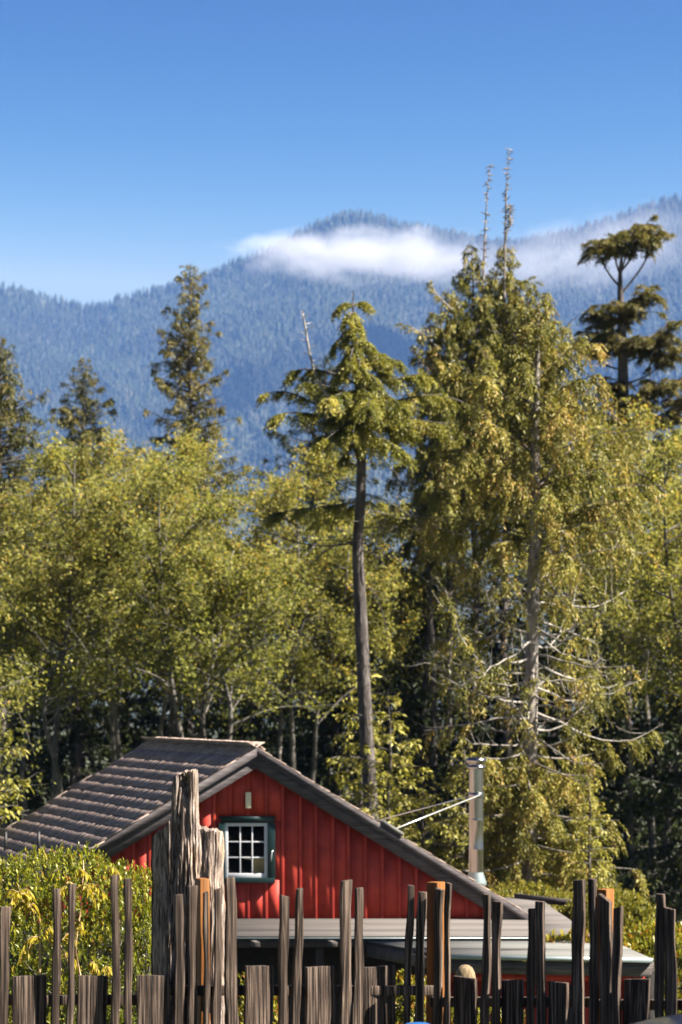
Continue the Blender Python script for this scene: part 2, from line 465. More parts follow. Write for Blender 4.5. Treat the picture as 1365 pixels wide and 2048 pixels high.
HYD = 31.0                       # distance of the gable wall
SH = (-1000 - CX) / F            # the cabin's long lines run back and to the left
S = HYD / F
cabin = empty('red_cabin', (0.4, HYD + 1.5, 0), 'red board and batten cabin with grey shake roof and green trimmed window', 'cabin')

def back(p, d):                  # push a point d metres back along the cabin's length
    p = np.asarray(p, dtype=float); return p + np.array((SH, 1.0, 0)) * d

AX, AZ = P(511, 1497, 30.88)[[0, 2]]      # apex of the roof's upper surface, front edge
TAN = .6155; CO = 1 / math.hypot(1, TAN); SI = TAN * CO
HALF, LEN, OVER = 3.50, 5.0, .12
def roof_pt(side, x, d, h=0.0):  # x metres out from the ridge, d metres behind the front edge, h above the surface
    return np.array((AX + side * x + SH * d + side * h * SI, 30.88 + d, AZ - TAN * x + h * CO))

# --- gable wall: boards with a batten over each joint
wall_bot = P(0, 1850, HYD)[2]
def under(x):                    # underside of the roof on the wall plane
    return AZ - TAN * abs(x - (AX + SH * OVER)) - .14
gable = MB()
xa = AX + SH * OVER
x0, x1 = xa - HALF + .12, xa + HALF - .12
wall = MB().prism([(x0, HYD, wall_bot), (x1, HYD, wall_bot), (x1, HYD, under(x1)), (xa, HYD, under(xa)), (x0, HYD, under(x0))], (SH * .06, .06, 0)).build('gable_wall', m_red, cabin)
# window opening stays hollow: the sheathing behind is split round it by the boards, so cut it here
win = dict(x0=P(450, 0, HYD)[0], x1=P(537, 0, HYD)[0], z0=P(0, 1755, HYD)[2], z1=P(0, 1645, HYD)[2])
me = wall.data
wall_new = MB()
def wpoly(a, b, zb=None, zt=None, y=HYD, th=.06, mb=None):
    zt_a = under(a) if zt is None else zt; zt_b = under(b) if zt is None else zt
    pts = [(a, y, zb), (b, y, zb), (b, y, zt_b)]
    if zt is None and a < xa < b: pts.append((xa, y, under(xa)))
    pts.append((a, y, zt_a))
    mb.prism(pts, (SH * th, th, 0))
wpoly(x0, win['x0'], wall_bot, mb=wall_new); wpoly(win['x1'], x1, wall_bot, mb=wall_new)
wpoly(win['x0'], win['x1'], wall_bot, win['z0'], mb=wall_new); wpoly(win['x0'], win['x1'], win['z1'], mb=wall_new)
org = np.array(cabin.location)
wall.data = wall_new.mesh('gable_wall', m_red, False, org)

jpx = [205, 236, 268, 300, 331, 362, 396, 429, 461, 497, 533, 566, 601, 632, 666, 697, 731, 765, 799, 833, 866, 900, 934, 968, 1001, 1030]
joints = [P(q, 0, HYD)[0] for q in jpx]
joints = [j for j in np.arange(joints[0] - .21, x0, -.21)][::-1] + joints
edges = [x0] + joints + [x1]
rr = np.random.default_rng(5)
for a, c in zip(edges[:-1], edges[1:]):
    y = HYD - .024 - .0015 * rr.random()
    def piece(zb, zt=None):
        mb = MB(); A, C = a + .004, c - .004
        za = under(A) if zt is None else zt; zc = under(C) if zt is None else zt
        pts = [(A, y, zb), (C, y, zb), (C, y, zc)] + ([(xa, y, under(xa))] if zt is None and A < xa < C else []) + [(A, y, za)]
        mb.prism(pts, (0, .022, 0)); mb.build('board', m_red, cabin)
    lo, hi = win['z0'] - .03, win['z1'] + .03
    if c > win['x0'] and a < win['x1']:
        piece(wall_bot, lo); piece(hi)
        if a < win['x0'] - .01: MB().box((a + .004, y, lo), (win['x0'], y + .022, hi)).build('board', m_red, cabin)
        if c > win['x1'] + .01: MB().box((win['x1'], y, lo), (c - .004, y + .022, hi)).build('board', m_red, cabin)
    else: piece(wall_bot)
for j in joints:
    y = HYD - .0305 - .002 * rr.random(); w = .017 + .004 * rr.random()
    for zb, zt in ([(wall_bot, win['z0'] - .045), (win['z1'] + .085, None)] if win['x0'] - .08 < j < win['x1'] + .08 else [(wall_bot, None)]):
        A, C = j - w, j + w
        za = under(A) if zt is None else zt; zc = under(C) if zt is None else zt
        MB().prism([(A, y, zb), (C, y, zb), (C, y, zc), (A, y, za)], (0, .006, 0)).build('batten', m_red, cabin, bevel=.004)
MB().box((x0, HYD - .01, 0), (x1, HYD + .05, wall_bot - .002)).build('porch_back_wall', m_dark, cabin)  # dark colour instead of red: the shade under the lean-to is put into it
# side walls and rear gable
for s in (-1, 1):
    xx = xa + s * (HALF - .14)
    MB().prism([(xx, HYD + .07, 0), (xx + s * .05, HYD + .07, 0), (xx + s * .05, HYD + .07, under(xx + s * .05) - .01), (xx, HYD + .07, under(xx) - .01)], (SH * 4.4, 4.4, 0)).build('side_wall', m_red, cabin)
MB().prism([back(q, 4.45) for q in [(x0, HYD, 0), (x1, HYD, 0), (x1, HYD, under(x1) - .01), (xa, HYD, under(xa) - .01), (x0, HYD, under(x0) - .01)]], (SH * .06, .06, 0)).build('rear_wall', m_red, cabin)

# --- window
wx0, wx1, wz0, wz1 = win['x0'], win['x1'], win['z0'], win['z1']
window = MB().box((wx0 - .03, HYD - .062, wz1 - .004), (wx1 + .03, HYD - .026, wz1 + .02)).build('window', m_green, cabin)
def wpart(name, lo, hi, m, bev=.003): return MB().box(lo, hi).build(name, m, window, bevel=bev)
o = MB().prism([(P(437, 0, HYD)[0], HYD - .075, wz1 + .08), (P(447, 0, HYD)[0], HYD - .075, wz1), (P(548, 0, HYD)[0], HYD - .075, wz1), (P(553, 0, HYD)[0], HYD - .075, wz1 + .08)], (0, .05, 0)).build('header_trim', m_green, window)
wpart('jamb_trim', (wx0 - .075, HYD - .07, wz0 - .04), (wx0 + .004, HYD - .022, wz1 - .002), m_green)
wpart('jamb_trim', (wx1 - .004, HYD - .07, wz0 - .04), (wx1 + .09, HYD - .022, wz1 - .002), m_green)
wpart('window_sill', (wx0 - .075, HYD - .085, wz0 - .065), (wx1 + .09, HYD - .022, wz0 - .002), m_green)
sy = HYD - .05
for lo, hi in [((wx0 + .004, wz0), (wx0 + .045, wz1 - .004)), ((wx1 - .05, wz0), (wx1 - .004, wz1 - .004)), ((wx0 + .045, wz0), (wx1 - .05, wz0 + .058)), ((wx0 + .045, wz1 - .045), (wx1 - .05, wz1 - .004))]:
    wpart('sash', (lo[0], sy, lo[1]), (hi[0], sy + .035, hi[1]), m_white)
gx0, gx1, gz0, gz1 = wx0 + .045, wx1 - .05, wz0 + .058, wz1 - .045
for i in (1, 2):
    xm = gx0 + (gx1 - gx0) * i / 3; zm = gz0 + (gz1 - gz0) * i / 3
    wpart('muntin', (xm - .0085, sy + .004, gz0), (xm + .0085, sy + .03, gz1), m_white, .002)
    wpart('muntin', (gx0, sy + .006, zm - .0085), (gx1, sy + .028, zm + .0085), m_white, .002)
for i in range(3):
    for k in range(3):
        a, c = gx0 + (gx1 - gx0) * i / 3, gx0 + (gx1 - gx0) * (i + 1) / 3
        e, g = gz0 + (gz1 - gz0) * k / 3, gz0 + (gz1 - gz0) * (k + 1) / 3
        wpart('pane', (a, sy + .016, e), (c, sy + .02, g), m_glass, 0)
hx = P(545, 0, HYD)[0]
MB().tube([(hx - .012, HYD - .075, P(0, 1722, HYD)[2]), (hx - .008, HYD - .095, P(0, 1712, HYD)[2]), (hx, HYD - .098, P(0, 1703, HYD)[2]), (hx + .012, HYD - .085, P(0, 1700, HYD)[2])], .0075, 8).build('handle', m_wire, window)
# the loft behind the glass
room = MB()
ry = HYD + .30
room.add([(wx0 - .4, ry + 1.2, wz0 - .3), (wx1 + .4, ry + 1.2, wz0 - .3), (wx1 + .4, ry + 1.2, wz1 + .2), (wx0 - .4, ry + 1.2, wz1 + .2),
          (wx0 - .4, HYD + .08, wz0 - .3), (wx1 + .4, HYD + .08, wz0 - .3), (wx1 + .4, HYD + .08, wz1 + .2), (wx0 - .4, HYD + .08, wz1 + .2)],
         [(0, 1, 2, 3), (4, 5, 1, 0), (5, 6, 2, 1), (6, 7, 3, 2), (7, 4, 0, 3)])
room.build('loft_room', m_inside, cabin)
pc = [P(x, y, HYD + .12) for x, y in ((502, 1750), (524, 1750), (530, 1739), (536, 1732), (536, 1722), (490, 1721), (490, 1723), (502, 1725))]
MB().prism(pc, (0, .02, 0)).build('reflection_card', m_tan, cabin)  # added card; its pale tan stands in for a warm reflection on the panes
# cream plate over the window
MB().box((P(492, 0, HYD)[0], HYD - .085, P(0, 1616, HYD)[2]), (P(503, 0, HYD)[0], HYD - .024, P(0, 1584, HYD)[2])).build('vent_plate', m_cream, cabin, bevel=.004)

# --- roof: deck, barge boards, shakes
deck = MB()
for s in (-1, 1):
    deck.hexa([roof_pt(s, 0, .02, -.13), roof_pt(s, HALF, .02, -.13), roof_pt(s, HALF, LEN, -.13), roof_pt(s, 0, LEN, -.13),
               roof_pt(s, 0, .02, -.02), roof_pt(s, HALF, .02, -.02), roof_pt(s, HALF, LEN, -.02), roof_pt(s, 0, LEN, -.02)])
roof = deck.build('roof', m_dark, cabin)
for s in (-1, 1):
    for nm, ha, hb, y0, y1 in (('barge_board', -.215, -.035, -.035, .015), ('rake_trim', -.085, .005, -.065, -.037)):
        MB().hexa([roof_pt(s, -ha * SI, y0, ha), roof_pt(s, HALF + .02, y0, ha), roof_pt(s, HALF + .02, y1, ha), roof_pt(s, -ha * SI, y1, ha),
                   roof_pt(s, -hb * SI, y0, hb), roof_pt(s, HALF + .02, y0, hb), roof_pt(s, HALF + .02, y1, hb), roof_pt(s, -hb * SI, y1, hb)]).build(nm, m_barge, roof)
ROWS, EXPO = 19, (HALF + .06) / 19
SLEN = .36
def shake_geo(side, w, th, jag, tilt):
    """one split shake; local origin at the middle of its butt edge"""
    u = np.array((side * CO, 0, -SI)); v = np.array((SH, 1.0, 0)); nrm = np.array((side * SI, 0, CO))
    pts = []
    for h0, h1 in ((0, 0), (1, 1)):
        for (a, e) in ((-1, 0), (1, 0), (1, 1), (-1, 1)):
            uu = 0 if e == 0 else -SLEN
            hh = (th if h0 else 0) if e == 0 else (.010 if h0 else .002)
            hh += (.008 + tilt * a) if e == 0 else 0
            pts.append(v * (a * w / 2) + u * (uu + (jag * a if e == 0 else 0)) + nrm * hh)
    return pts
variants = {}
for s in (-1, 1):
    for kx in range(7):
        mb = MB(); mb.hexa(shake_geo(s, .110 + .018 * kx, .022 + .005 * rr.random(), (rr.random() - .5) * .008, (rr.random() - .5) * .003))
        variants[s, kx] = (mb, mb.mesh('shake', m_shake), .110 + .018 * kx)
rest = MB(); n_ind = 0
rloc = np.array(cabin.location)
for s in (-1, 1):
    for row in range(ROWS):
        d = -.05 + .05 * rr.random()
        while d < LEN:
            kx = int(rr.integers(0, 7)); mb, me_, w = variants[s, kx]
            bx = (row + 1) * EXPO + (rr.random() - .5) * .008
            pos = roof_pt(s, min(bx, HALF + .09), d + w / 2, .004 * rr.random())
            show = (s == -1 and row < 12) or (s == 1 and d < .04 and row < 18)
            if show and n_ind < 300:
                o = bpy.data.objects.new('shake', me_); o.location = pos - rloc; link(o, roof); n_ind += 1
            else:
                rest.add(np.array(mb.v[0]) + pos, [tuple(f) for f in mb.f[0]])
            d += w + .001 + .003 * rr.random()
tag(rest.build('shakes', m_shake, roof), kind='stuff')
# ridge caps
d = -.02
k = 0
while d < LEN:
    mb = MB()
    for s in (-1, 1):
        w = .085 + .02 * rr.random(); h0, h1 = .045 + .012 * rr.random(), .03
        mb.hexa([roof_pt(s, -.01, d, h0 - .02), roof_pt(s, w, d, h0 - .02), roof_pt(s, w, d + .26, h1 - .02), roof_pt(s, -.01, d + .26, h1 - .02),
                 roof_pt(s, -.01, d, h0 + .012), roof_pt(s, w, d, h0 + .004), roof_pt(s, w, d + .26, h1), roof_pt(s, -.01, d + .26, h1)])
    mb.build('ridge_cap', m_shake, roof)
    d += .15 + .03 * rr.random()
# lead patch on the right rake and vent pipes on the left slope
q = P(775, 1662, 30.8); xx = (q[0] - AX)
MB().hexa([roof_pt(1, xx - .10, -.075, .02), roof_pt(1, xx + .16, -.075, .02), roof_pt(1, xx + .16, .3, .05), roof_pt(1, xx - .10, .3, .05),
           roof_pt(1, xx - .10, -.075, .075), roof_pt(1, xx + .16, -.075, .065), roof_pt(1, xx + .16, .3, .06), roof_pt(1, xx - .10, .3, .06)]).build('flashing_patch', m_lower, roof)
for px, d in ((74, 1.9), (8, 3.4)):
    y = 30.88 + d; X = (px - CX) * y / F; xo = (AX + SH * d) - X
    b0 = roof_pt(-1, xo, d, -.05); mb = MB(); mb.tube([b0, b0 + (0, 0, .34)], .022, 10); mb.lathe([(.07, .03), (.03, .08), (.03, .1)], b0, 10)
    mb.build('vent_pipe', m_black, roof)

# --- stove pipe standing behind the right slope
CY = 33.2; cs = CY / F
c = P(952.5, 0, CY)
def zc(py): return EYE + (HY - py) * cs
pr = 14.5 * cs
pipe = MB().lathe([(pr, 1.6), (pr, zc(1700)), (pr * 1.02, zc(1699)), (pr * 1.02, zc(1697)), (pr, zc(1696)), (pr, zc(1643)), (pr * 1.03, zc(1642)), (pr * 1.03, zc(1638)), (pr, zc(1637)), (pr, zc(1636)), (pr, zc(1535))], (c[0], CY, 0), 32).build('stove_pipe', m_steel, cabin, smooth=True)
MB().lathe([(pr * .9, zc(1538)), (pr * 1.30, zc(1536)), (pr * 1.34, zc(1533)), (pr * 1.05, zc(1531)), (pr * 1.05, zc(1527)), (pr * 1.42, zc(1525)), (pr * 1.48, zc(1521)), (pr * 1.42, zc(1517)), (pr * 1.1, zc(1515)), (.001, zc(1514))], (c[0], CY, 0), 32).build('rain_cap', m_steel, pipe, smooth=True)
MB().lathe([(pr * 1.015, zc(1596)), (pr * 1.08, zc(1595)), (pr * 1.08, zc(1586)), (pr * 1.015, zc(1585))], (c[0], CY, 0), 32).build('clamp_band', m_steel, pipe)
MB().lathe([(pr * 1.02, zc(1744)), (pr * 1.06, zc(1748)), (pr * 1.45, zc(1765)), (pr * 1.45, zc(1769)), (pr * 1.2, zc(1772)), (pr * 1.2, zc(1800)), (pr * 2.0, zc(1815))], (c[0], CY, 0), 32).build('storm_collar', m_drip, pipe, smooth=True)
for (pa, da), (pb, db) in ((((775, 1664), 30.9), ((960, 1590), CY - pr - .02)), (((752, 1642), 33.6), ((940, 1592), CY))):
    MB().tube([P(*pa, da), P(*pb, db)], .0075, 6).build('stay_rod', m_wire, pipe)

# --- flat lean-to roof in front and to the right, lower porch roof, walls below
ZR = P(0, 1838, HYD)[2]; FY = 29.45; ZF = P(0, 1874, FY)[2]
def slab(name, pts, th, m, parent=cabin, bevel=0.0):
    """flat slab from four corner points of its upper face"""
    pts = [np.asarray(q, dtype=float) for q in pts]; dn = np.array((0, 0, -th))
    mb = MB(); mb.hexa([q + dn for q in pts] + pts); return mb.build(name, m, parent, bevel=bevel)
xl, xr_ = P(290, 0, HYD)[0], P(1062, 0, FY)[0]
lean = slab('lean_to_roof', [P(285, 1874, FY), P(1062, 1874, FY), P(1058, 1838, HYD - .03), P(300, 1838, HYD - .03)], .05, m_dark)
# roofing laid in long strips, each overlapping the one below
def lerp(a, c, t): return np.asarray(a) * (1 - t) + np.asarray(c) * t
fl, fr = P(283, 1874, FY - .01), P(1064, 1874, FY - .01); bl, br = P(300, 1838, HYD - .05), P(1058, 1838, HYD - .05)
for i in range(3):
    t0, t1 = i / 3, (i + 1) / 3 + .03 if i < 2 else 1
    up0 = np.array((0, 0, .009 + .002 * (i % 2))); up1 = np.array((0, 0, .006 + .002 * (i % 2)))
    slab('roofing_strip', [lerp(fl, bl, t0) + up0, lerp(fr, br, t0) + up0, lerp(fr, br, t1) + up1, lerp(fl, bl, t1) + up1], .005, m_roll, lean)
slab('fascia_board', [P(285, 1879, FY - .03), P(1062, 1879, FY - .03), P(1062, 1879, FY + .01), P(285, 1879, FY + .01)], .10, m_dark, lean)
slab('drip_edge', [P(284, 1875.5, FY - .05), P(1063, 1875.5, FY - .05), P(1063, 1875, FY - .02), P(284, 1875, FY - .02)], .014, m_drip, lean)
for px in (355, 515, 670):
    a = P(px, 1894, FY - .20); r_ = np.array((.035, 0, 0)); bk = np.array((SH * 1.2, 1.2, .04)); u_ = np.array((0, 0, .06))
    MB().hexa([a - r_, a + r_, a + r_ + bk, a - r_ + bk, a - r_ + u_, a + r_ + u_, a + r_ + bk + u_, a - r_ + bk + u_]).build('rafter_tail', m_grey, lean, bevel=.004)
# right-hand flat roof running back beside the cabin
side_roof = slab('side_roof', [P(1064, 1874, FY), P(1185, 1874, FY), P(1075, 1797, 34.4), P(930, 1797, 34.4)], .06, m_dark)
A0, B0, C0, D0 = P(1065, 1873.4, FY - .01), P(1186, 1873.4, FY - .01), P(1076, 1796.6, 34.4), P(931, 1796.6, 34.4)
for i in range(4):
    t0, t1 = i / 4, min(1, (i + 1) / 4 + .02); up = np.array((0, 0, .010 + .004 * (i % 2)))
    slab('roofing_strip', [lerp(A0, D0, t0) + up, lerp(B0, C0, t0) + up, lerp(B0, C0, t1) + up, lerp(A0, D0, t1) + up], .005, m_roll, side_roof)
a, e = P(1030, 1800, 34.3), P(1185, 1818, 33.0)
MB().hexa([a, e, e + (0, .12, 0), a + (0, .12, 0), a + (0, 0, .09), e + (0, 0, .09), e + (0, .12, .09), a + (0, .12, .09)]).build('curb_board', m_dark, side_roof)
# porch roof
PF = 27.4
pl0, pr0 = P(882, 1911, PF), P(1306, 1919, PF)
pl1, pr1 = P(735, 1884, 29.40), P(1225, 1884, 29.40)
porch = slab('porch_roof', [pl0, pr0, pr1, pl1], .03, m_dark)
for i in range(2):
    t0, t1 = (0, .52) if i == 0 else (.5, 1); up = np.array((0, 0, .008 + .005 * i))
    slab('roofing_strip', [lerp(pl0, pl1, t0) + up, lerp(pr0, pr1, t0) + up, lerp(pr0, pr1, t1) + up, lerp(pl0, pl1, t1) + up], .005, m_lower, porch)
dz = np.array((0, -.02, .012))
MB().hexa([pl0 + dz + (0, 0, -.05), pr0 + dz + (0, 0, -.05), pr0 + (0, .01, -.038), pl0 + (0, .01, -.038), pl0 + dz, pr0 + dz, pr0 + (0, .03, .016), pl0 + (0, .03, .016)]).build('drip_edge', m_drip, porch)
MB().hexa([pl0 + (0, .02, -.20), pr0 + (0, .02, -.20), pr0 + (0, .05, -.20), pl0 + (0, .05, -.20), pl0 + (0, .02, -.055), pr0 + (0, .02, -.055), pr0 + (0, .05, -.055), pl0 + (0, .05, -.055)]).build('fascia_board', m_grey, porch)
for nm, q0, q1 in (('side_fascia', pl0, pl1), ('side_fascia', pr0, pr1)):
    MB().hexa([q0 + (-.02, .055, -.18), q0 + (.02, .055, -.18), q1 + (.02, 0, -.18), q1 + (-.02, 0, -.18), q0 + (-.02, .055, -.035), q0 + (.02, .055, -.035), q1 + (.02, 0, -.035), q1 + (-.02, 0, -.035)]).build(nm, m_grey, porch)
# porch wall of red boards with battens
wy = 27.75; xa0, xa1 = P(890, 0, wy)[0], P(1298, 0, wy)[0]
pw = MB().box((xa0, wy, 0), (xa1, wy + .05, P(0, 1948, wy)[2])).build('porch_wall', m_red, cabin)
for xb in np.arange(xa0 + .02, xa1, .21):
    MB().box((xb, wy - .026, 0), (xb + .04, wy - .002, P(0, 1950, wy)[2])).build('batten', m_red, pw, bevel=.004)
MB().box((xa0 - .01, wy - .04, P(0, 1962, wy)[2]), (xa1 + .01, wy - .028, P(0, 1946, wy)[2])).build('frieze_board', m_red, pw)
MB().box((P(1120, 0, wy)[0], wy - .03, 0), (P(1152, 0, wy)[0], wy - .004, P(0, 1970, wy)[2])).build('door_panel', m_dark, pw)
for px, yy in ((300, 29.6), (640, 29.6), (884, 27.6), (1300, 27.6)):
    z1 = 2.0; X = P(px, 0, yy)[0]
    MB().box((X - .05, yy - .05, ground_z(0, yy) - .1), (X + .05, yy + .05, z1)).build('porch_post', m_dark, cabin, bevel=.006)
a0 = P(284, 0, FY)[0]
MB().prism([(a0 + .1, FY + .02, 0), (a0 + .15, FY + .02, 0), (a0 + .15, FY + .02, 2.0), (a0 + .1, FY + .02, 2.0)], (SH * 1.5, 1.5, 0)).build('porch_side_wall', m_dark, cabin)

# ================================================================== fence
def fence_y(px):
    return np.interp(px, [-60, 440, 830, 1420], [11.75, 12.15, 12.5, 11.62])
fence = empty('picket_fence', (P(682, 0, 12)[0], 12.2, float(ground_z(0, 12.2))), 'weathered rustic picket fence of tall crooked slats and short wide boards', 'fence')
pick = [ # top left, top right, top y, bottom left, bottom right
 (3, 23, 1814, -3, 15), (107, 122, 1778, 106, 121), (142, 154, 1768, 136, 148), (225, 240, 1751, 225, 240), (251, 265, 1758, 251, 265),
 (352, 369, 1789, 350, 367), (380, 396, 1772, 379, 395), (410, 419, 1785, 408, 419), (433, 448, 1778, 427, 442), (453, 473, 1755, 453, 479),  # slim slat over the orange post stands in for a shadow strip on it
 (562, 579, 1792, 558, 576), (595, 609, 1777, 586, 603), (684, 704, 1761, 682, 703), (715, 730, 1776, 706, 727), (815, 829, 1771, 806, 821),
 (835, 851, 1784, 828, 846), (869, 885, 1778, 864, 880), (891, 901, 1766, 885, 897), (965, 977, 1789, 960, 975), (985, 1003, 1803, 979, 995),
 (1056, 1070, 1817, 1053, 1067), (1070, 1088, 1803, 1070, 1088), (1143, 1166, 1760, 1143, 1166), (1176, 1191, 1758, 1180, 1196),
 (1196, 1221, 1796, 1201, 1224), (1225, 1242, 1815, 1223, 1240), (1310, 1327, 1788, 1310, 1327), (1325, 1347, 1817, 1328, 1350), (1372, 1390, 1790, 1372, 1390), (-40, -22, 1790, -42, -24)]
boards = [(27, 95, 1952), (158, 218, 1952), (274, 342, 1951), (492, 552, 1932), (610, 674, 1933), (728, 797, 1933), (903, 951, 1955), (1000, 1046, 1960), (1095, 1136, 1964), (1247, 1301, 1958)]
posts = [(401, 421, 1758), (851, 876, 1765), (1193, 1215, 1779)]
fr_ = np.random.default_rng(11)
def slat(tl, tr, ty, bl, br, yoff, th, name, m, wob, segs=12, slant=0.0, bot=None):
    cxp = (tl + tr) / 2; Y = float(fence_y(cxp)) + yoff
    g = float(ground_z(0, Y)) - .05 if bot is None else bot
    ztop = EYE + (HY - ty) * Y / F; zlow = EYE + (HY - 2048) * Y / F
    yaw = math.atan2(float(fence_y(cxp + 40)) - float(fence_y(cxp - 40)), 80 * 12 / F) + fr_.normal() * .06
    mb = MB(); vs = []
    ph = fr_.random(4) * 6.28
    zs = np.concatenate([np.linspace(ztop, zlow - .3, segs), [g]]) if g < zlow - .35 else np.linspace(ztop, g, segs)
    for i, z in enumerate(zs):
        t_ = (ztop - z) / (ztop - zlow)
        t_ = min(t_, 1.3)
        l = tl + (bl - tl) * t_; r = tr + (br - tr) * t_
        Lx = (l - CX) * Y / F; Rx = (r - CX) * Y / F
        w1 = wob * (math.sin(z * 9 + ph[0]) + .6 * math.sin(z * 21 + ph[1])) ; w2 = wob * (math.sin(z * 9 + ph[0] + .8) + .6 * math.sin(z * 19 + ph[2]))
        c_ = (Lx + Rx) / 2; h = (Rx - Lx) / 2
        e = np.array((math.cos(yaw), math.sin(yaw))); nrm = np.array((-e[1], e[0]))
        a1 = np.array((c_, Y)) + e * (-h + w1); a2 = np.array((c_, Y)) + e * (h + w2)
        zl = z + (slant if i == 0 else 0); zr_ = z - (slant if i == 0 else 0)
        bend = .006 * math.sin(z * 3 + ph[3])
        for q, zz, s_ in ((a1, zl, 0), (a2, zr_, 0), (a2, zr_, 1), (a1, zl, 1)):
            pt = q + nrm * (th * s_ + bend); vs.append((pt[0], pt[1], zz))
    n = len(zs); faces = [(0, 1, 2, 3), tuple(range(4 * n - 1, 4 * n - 5, -1))]
    for i in range(n - 1):
        for k in range(4):
            a = i * 4 + k; b_ = i * 4 + (k + 1) % 4; faces.append((a, a + 4, b_ + 4, b_))
    mb.add(vs, faces)
    return mb.build(name, m, fence, bevel=.0022)
for i, (tl, tr, ty, bl, br) in enumerate(pick):
    slat(tl, tr, ty, bl, br, -.045 - .02 * fr_.random() - (.015 if i % 2 else 0), .024 + .012 * fr_.random(), 'picket', m_fence, .0036, 16, (fr_.random() - .5) * .012 if tl != 1196 else .02)
for (l, r, ty) in boards:
    d = fr_.normal() * 2
    slat(l, r, ty, l + d, r + d, -.035 + .012 * fr_.random(), .026, 'short_board', m_board, .0012, 8, (fr_.random() - .5) * .01)
for (l, r, ty) in posts:
    o = slat(l, r, ty, l, r, .07, .085, 'post', m_orange, .0, 4)
    o['label'] = 'orange stained square post behind the slats'
rail_px = [(-60, 345, 1991), (330, 640, 1972), (640, 870, 1972), (860, 1190, 1995), (1180, 1420, 2000)]
for l, r, ty in rail_px:
    Y0, Y1 = float(fence_y(l)) + .012, float(fence_y(r)) + .012
    a, c_ = P(l, ty, Y0), P(r, ty, Y1); hh = np.array((0, 0, -.05)); th = np.array((0, .04, 0))
    MB().hexa([a + hh, c_ + hh, c_ + hh + th, a + hh + th, a, c_, c_ + th, a + th]).build('rail', m_fence, fence, bevel=.003)
    for q in (hh * 17,):
        MB().hexa([a + hh + q, c_ + hh + q, c_ + hh + th + q, a + hh + th + q, a + q, c_ + q, c_ + th + q, a + th + q]).build('rail', m_fence, fence, bevel=.003)

# ================================================================== carved log standing behind the fence
m_log, nt, b = new_mat('old_grey_log')
tc = nd(nt, 'ShaderNodeTexCoord')
mp = nd(nt, 'ShaderNodeMapping'); mp.inputs['Scale'].default_value = (1, 1, .10); nt.links.new(tc.outputs['Object'], mp.inputs[0])
n1 = nd(nt, 'ShaderNodeTexNoise'); n1.inputs['Scale'].default_value = 80; n1.inputs['Detail'].default_value = 8; n1.inputs['Roughness'].default_value = .65; n1.inputs['Distortion'].default_value = .8
nt.links.new(mp.outputs[0], n1.inputs['Vector'])
n2 = nd(nt, 'ShaderNodeTexNoise'); n2.inputs['Scale'].default_value = 6; n2.inputs['Detail'].default_value = 5; nt.links.new(tc.outputs['Object'], n2.inputs['Vector'])
c1 = ramp(nt, n1.outputs[0], [(.36, (.028, .017, .012)), (.46, (.15, .108, .082)), (.55, (.36, .285, .235)), (.70, (.60, .505, .435))]).outputs[0]
c2 = ramp(nt, n2.outputs[0], [(.34, (.60, .62, .66)), (.55, (1, 1, 1)), (.75, (1.0, .86, .66))]).outputs[0]
nt.links.new(mixc(nt, c1, c2, 1.0, 'MULTIPLY'), b.inputs['Base Color'])
b.inputs['Roughness'].default_value = .9; b.inputs['Specular IOR Level'].default_value = .2
bump(nt, b, n1.outputs[0], 1.0, .012)
LY = 12.75; ls = LY / F
logo = P(378, 0, LY); lg = float(ground_z(0, LY))
log = empty('carved_log', (logo[0], LY, lg), 'thick weathered grey log with a splintered spire behind the left fence', 'log')
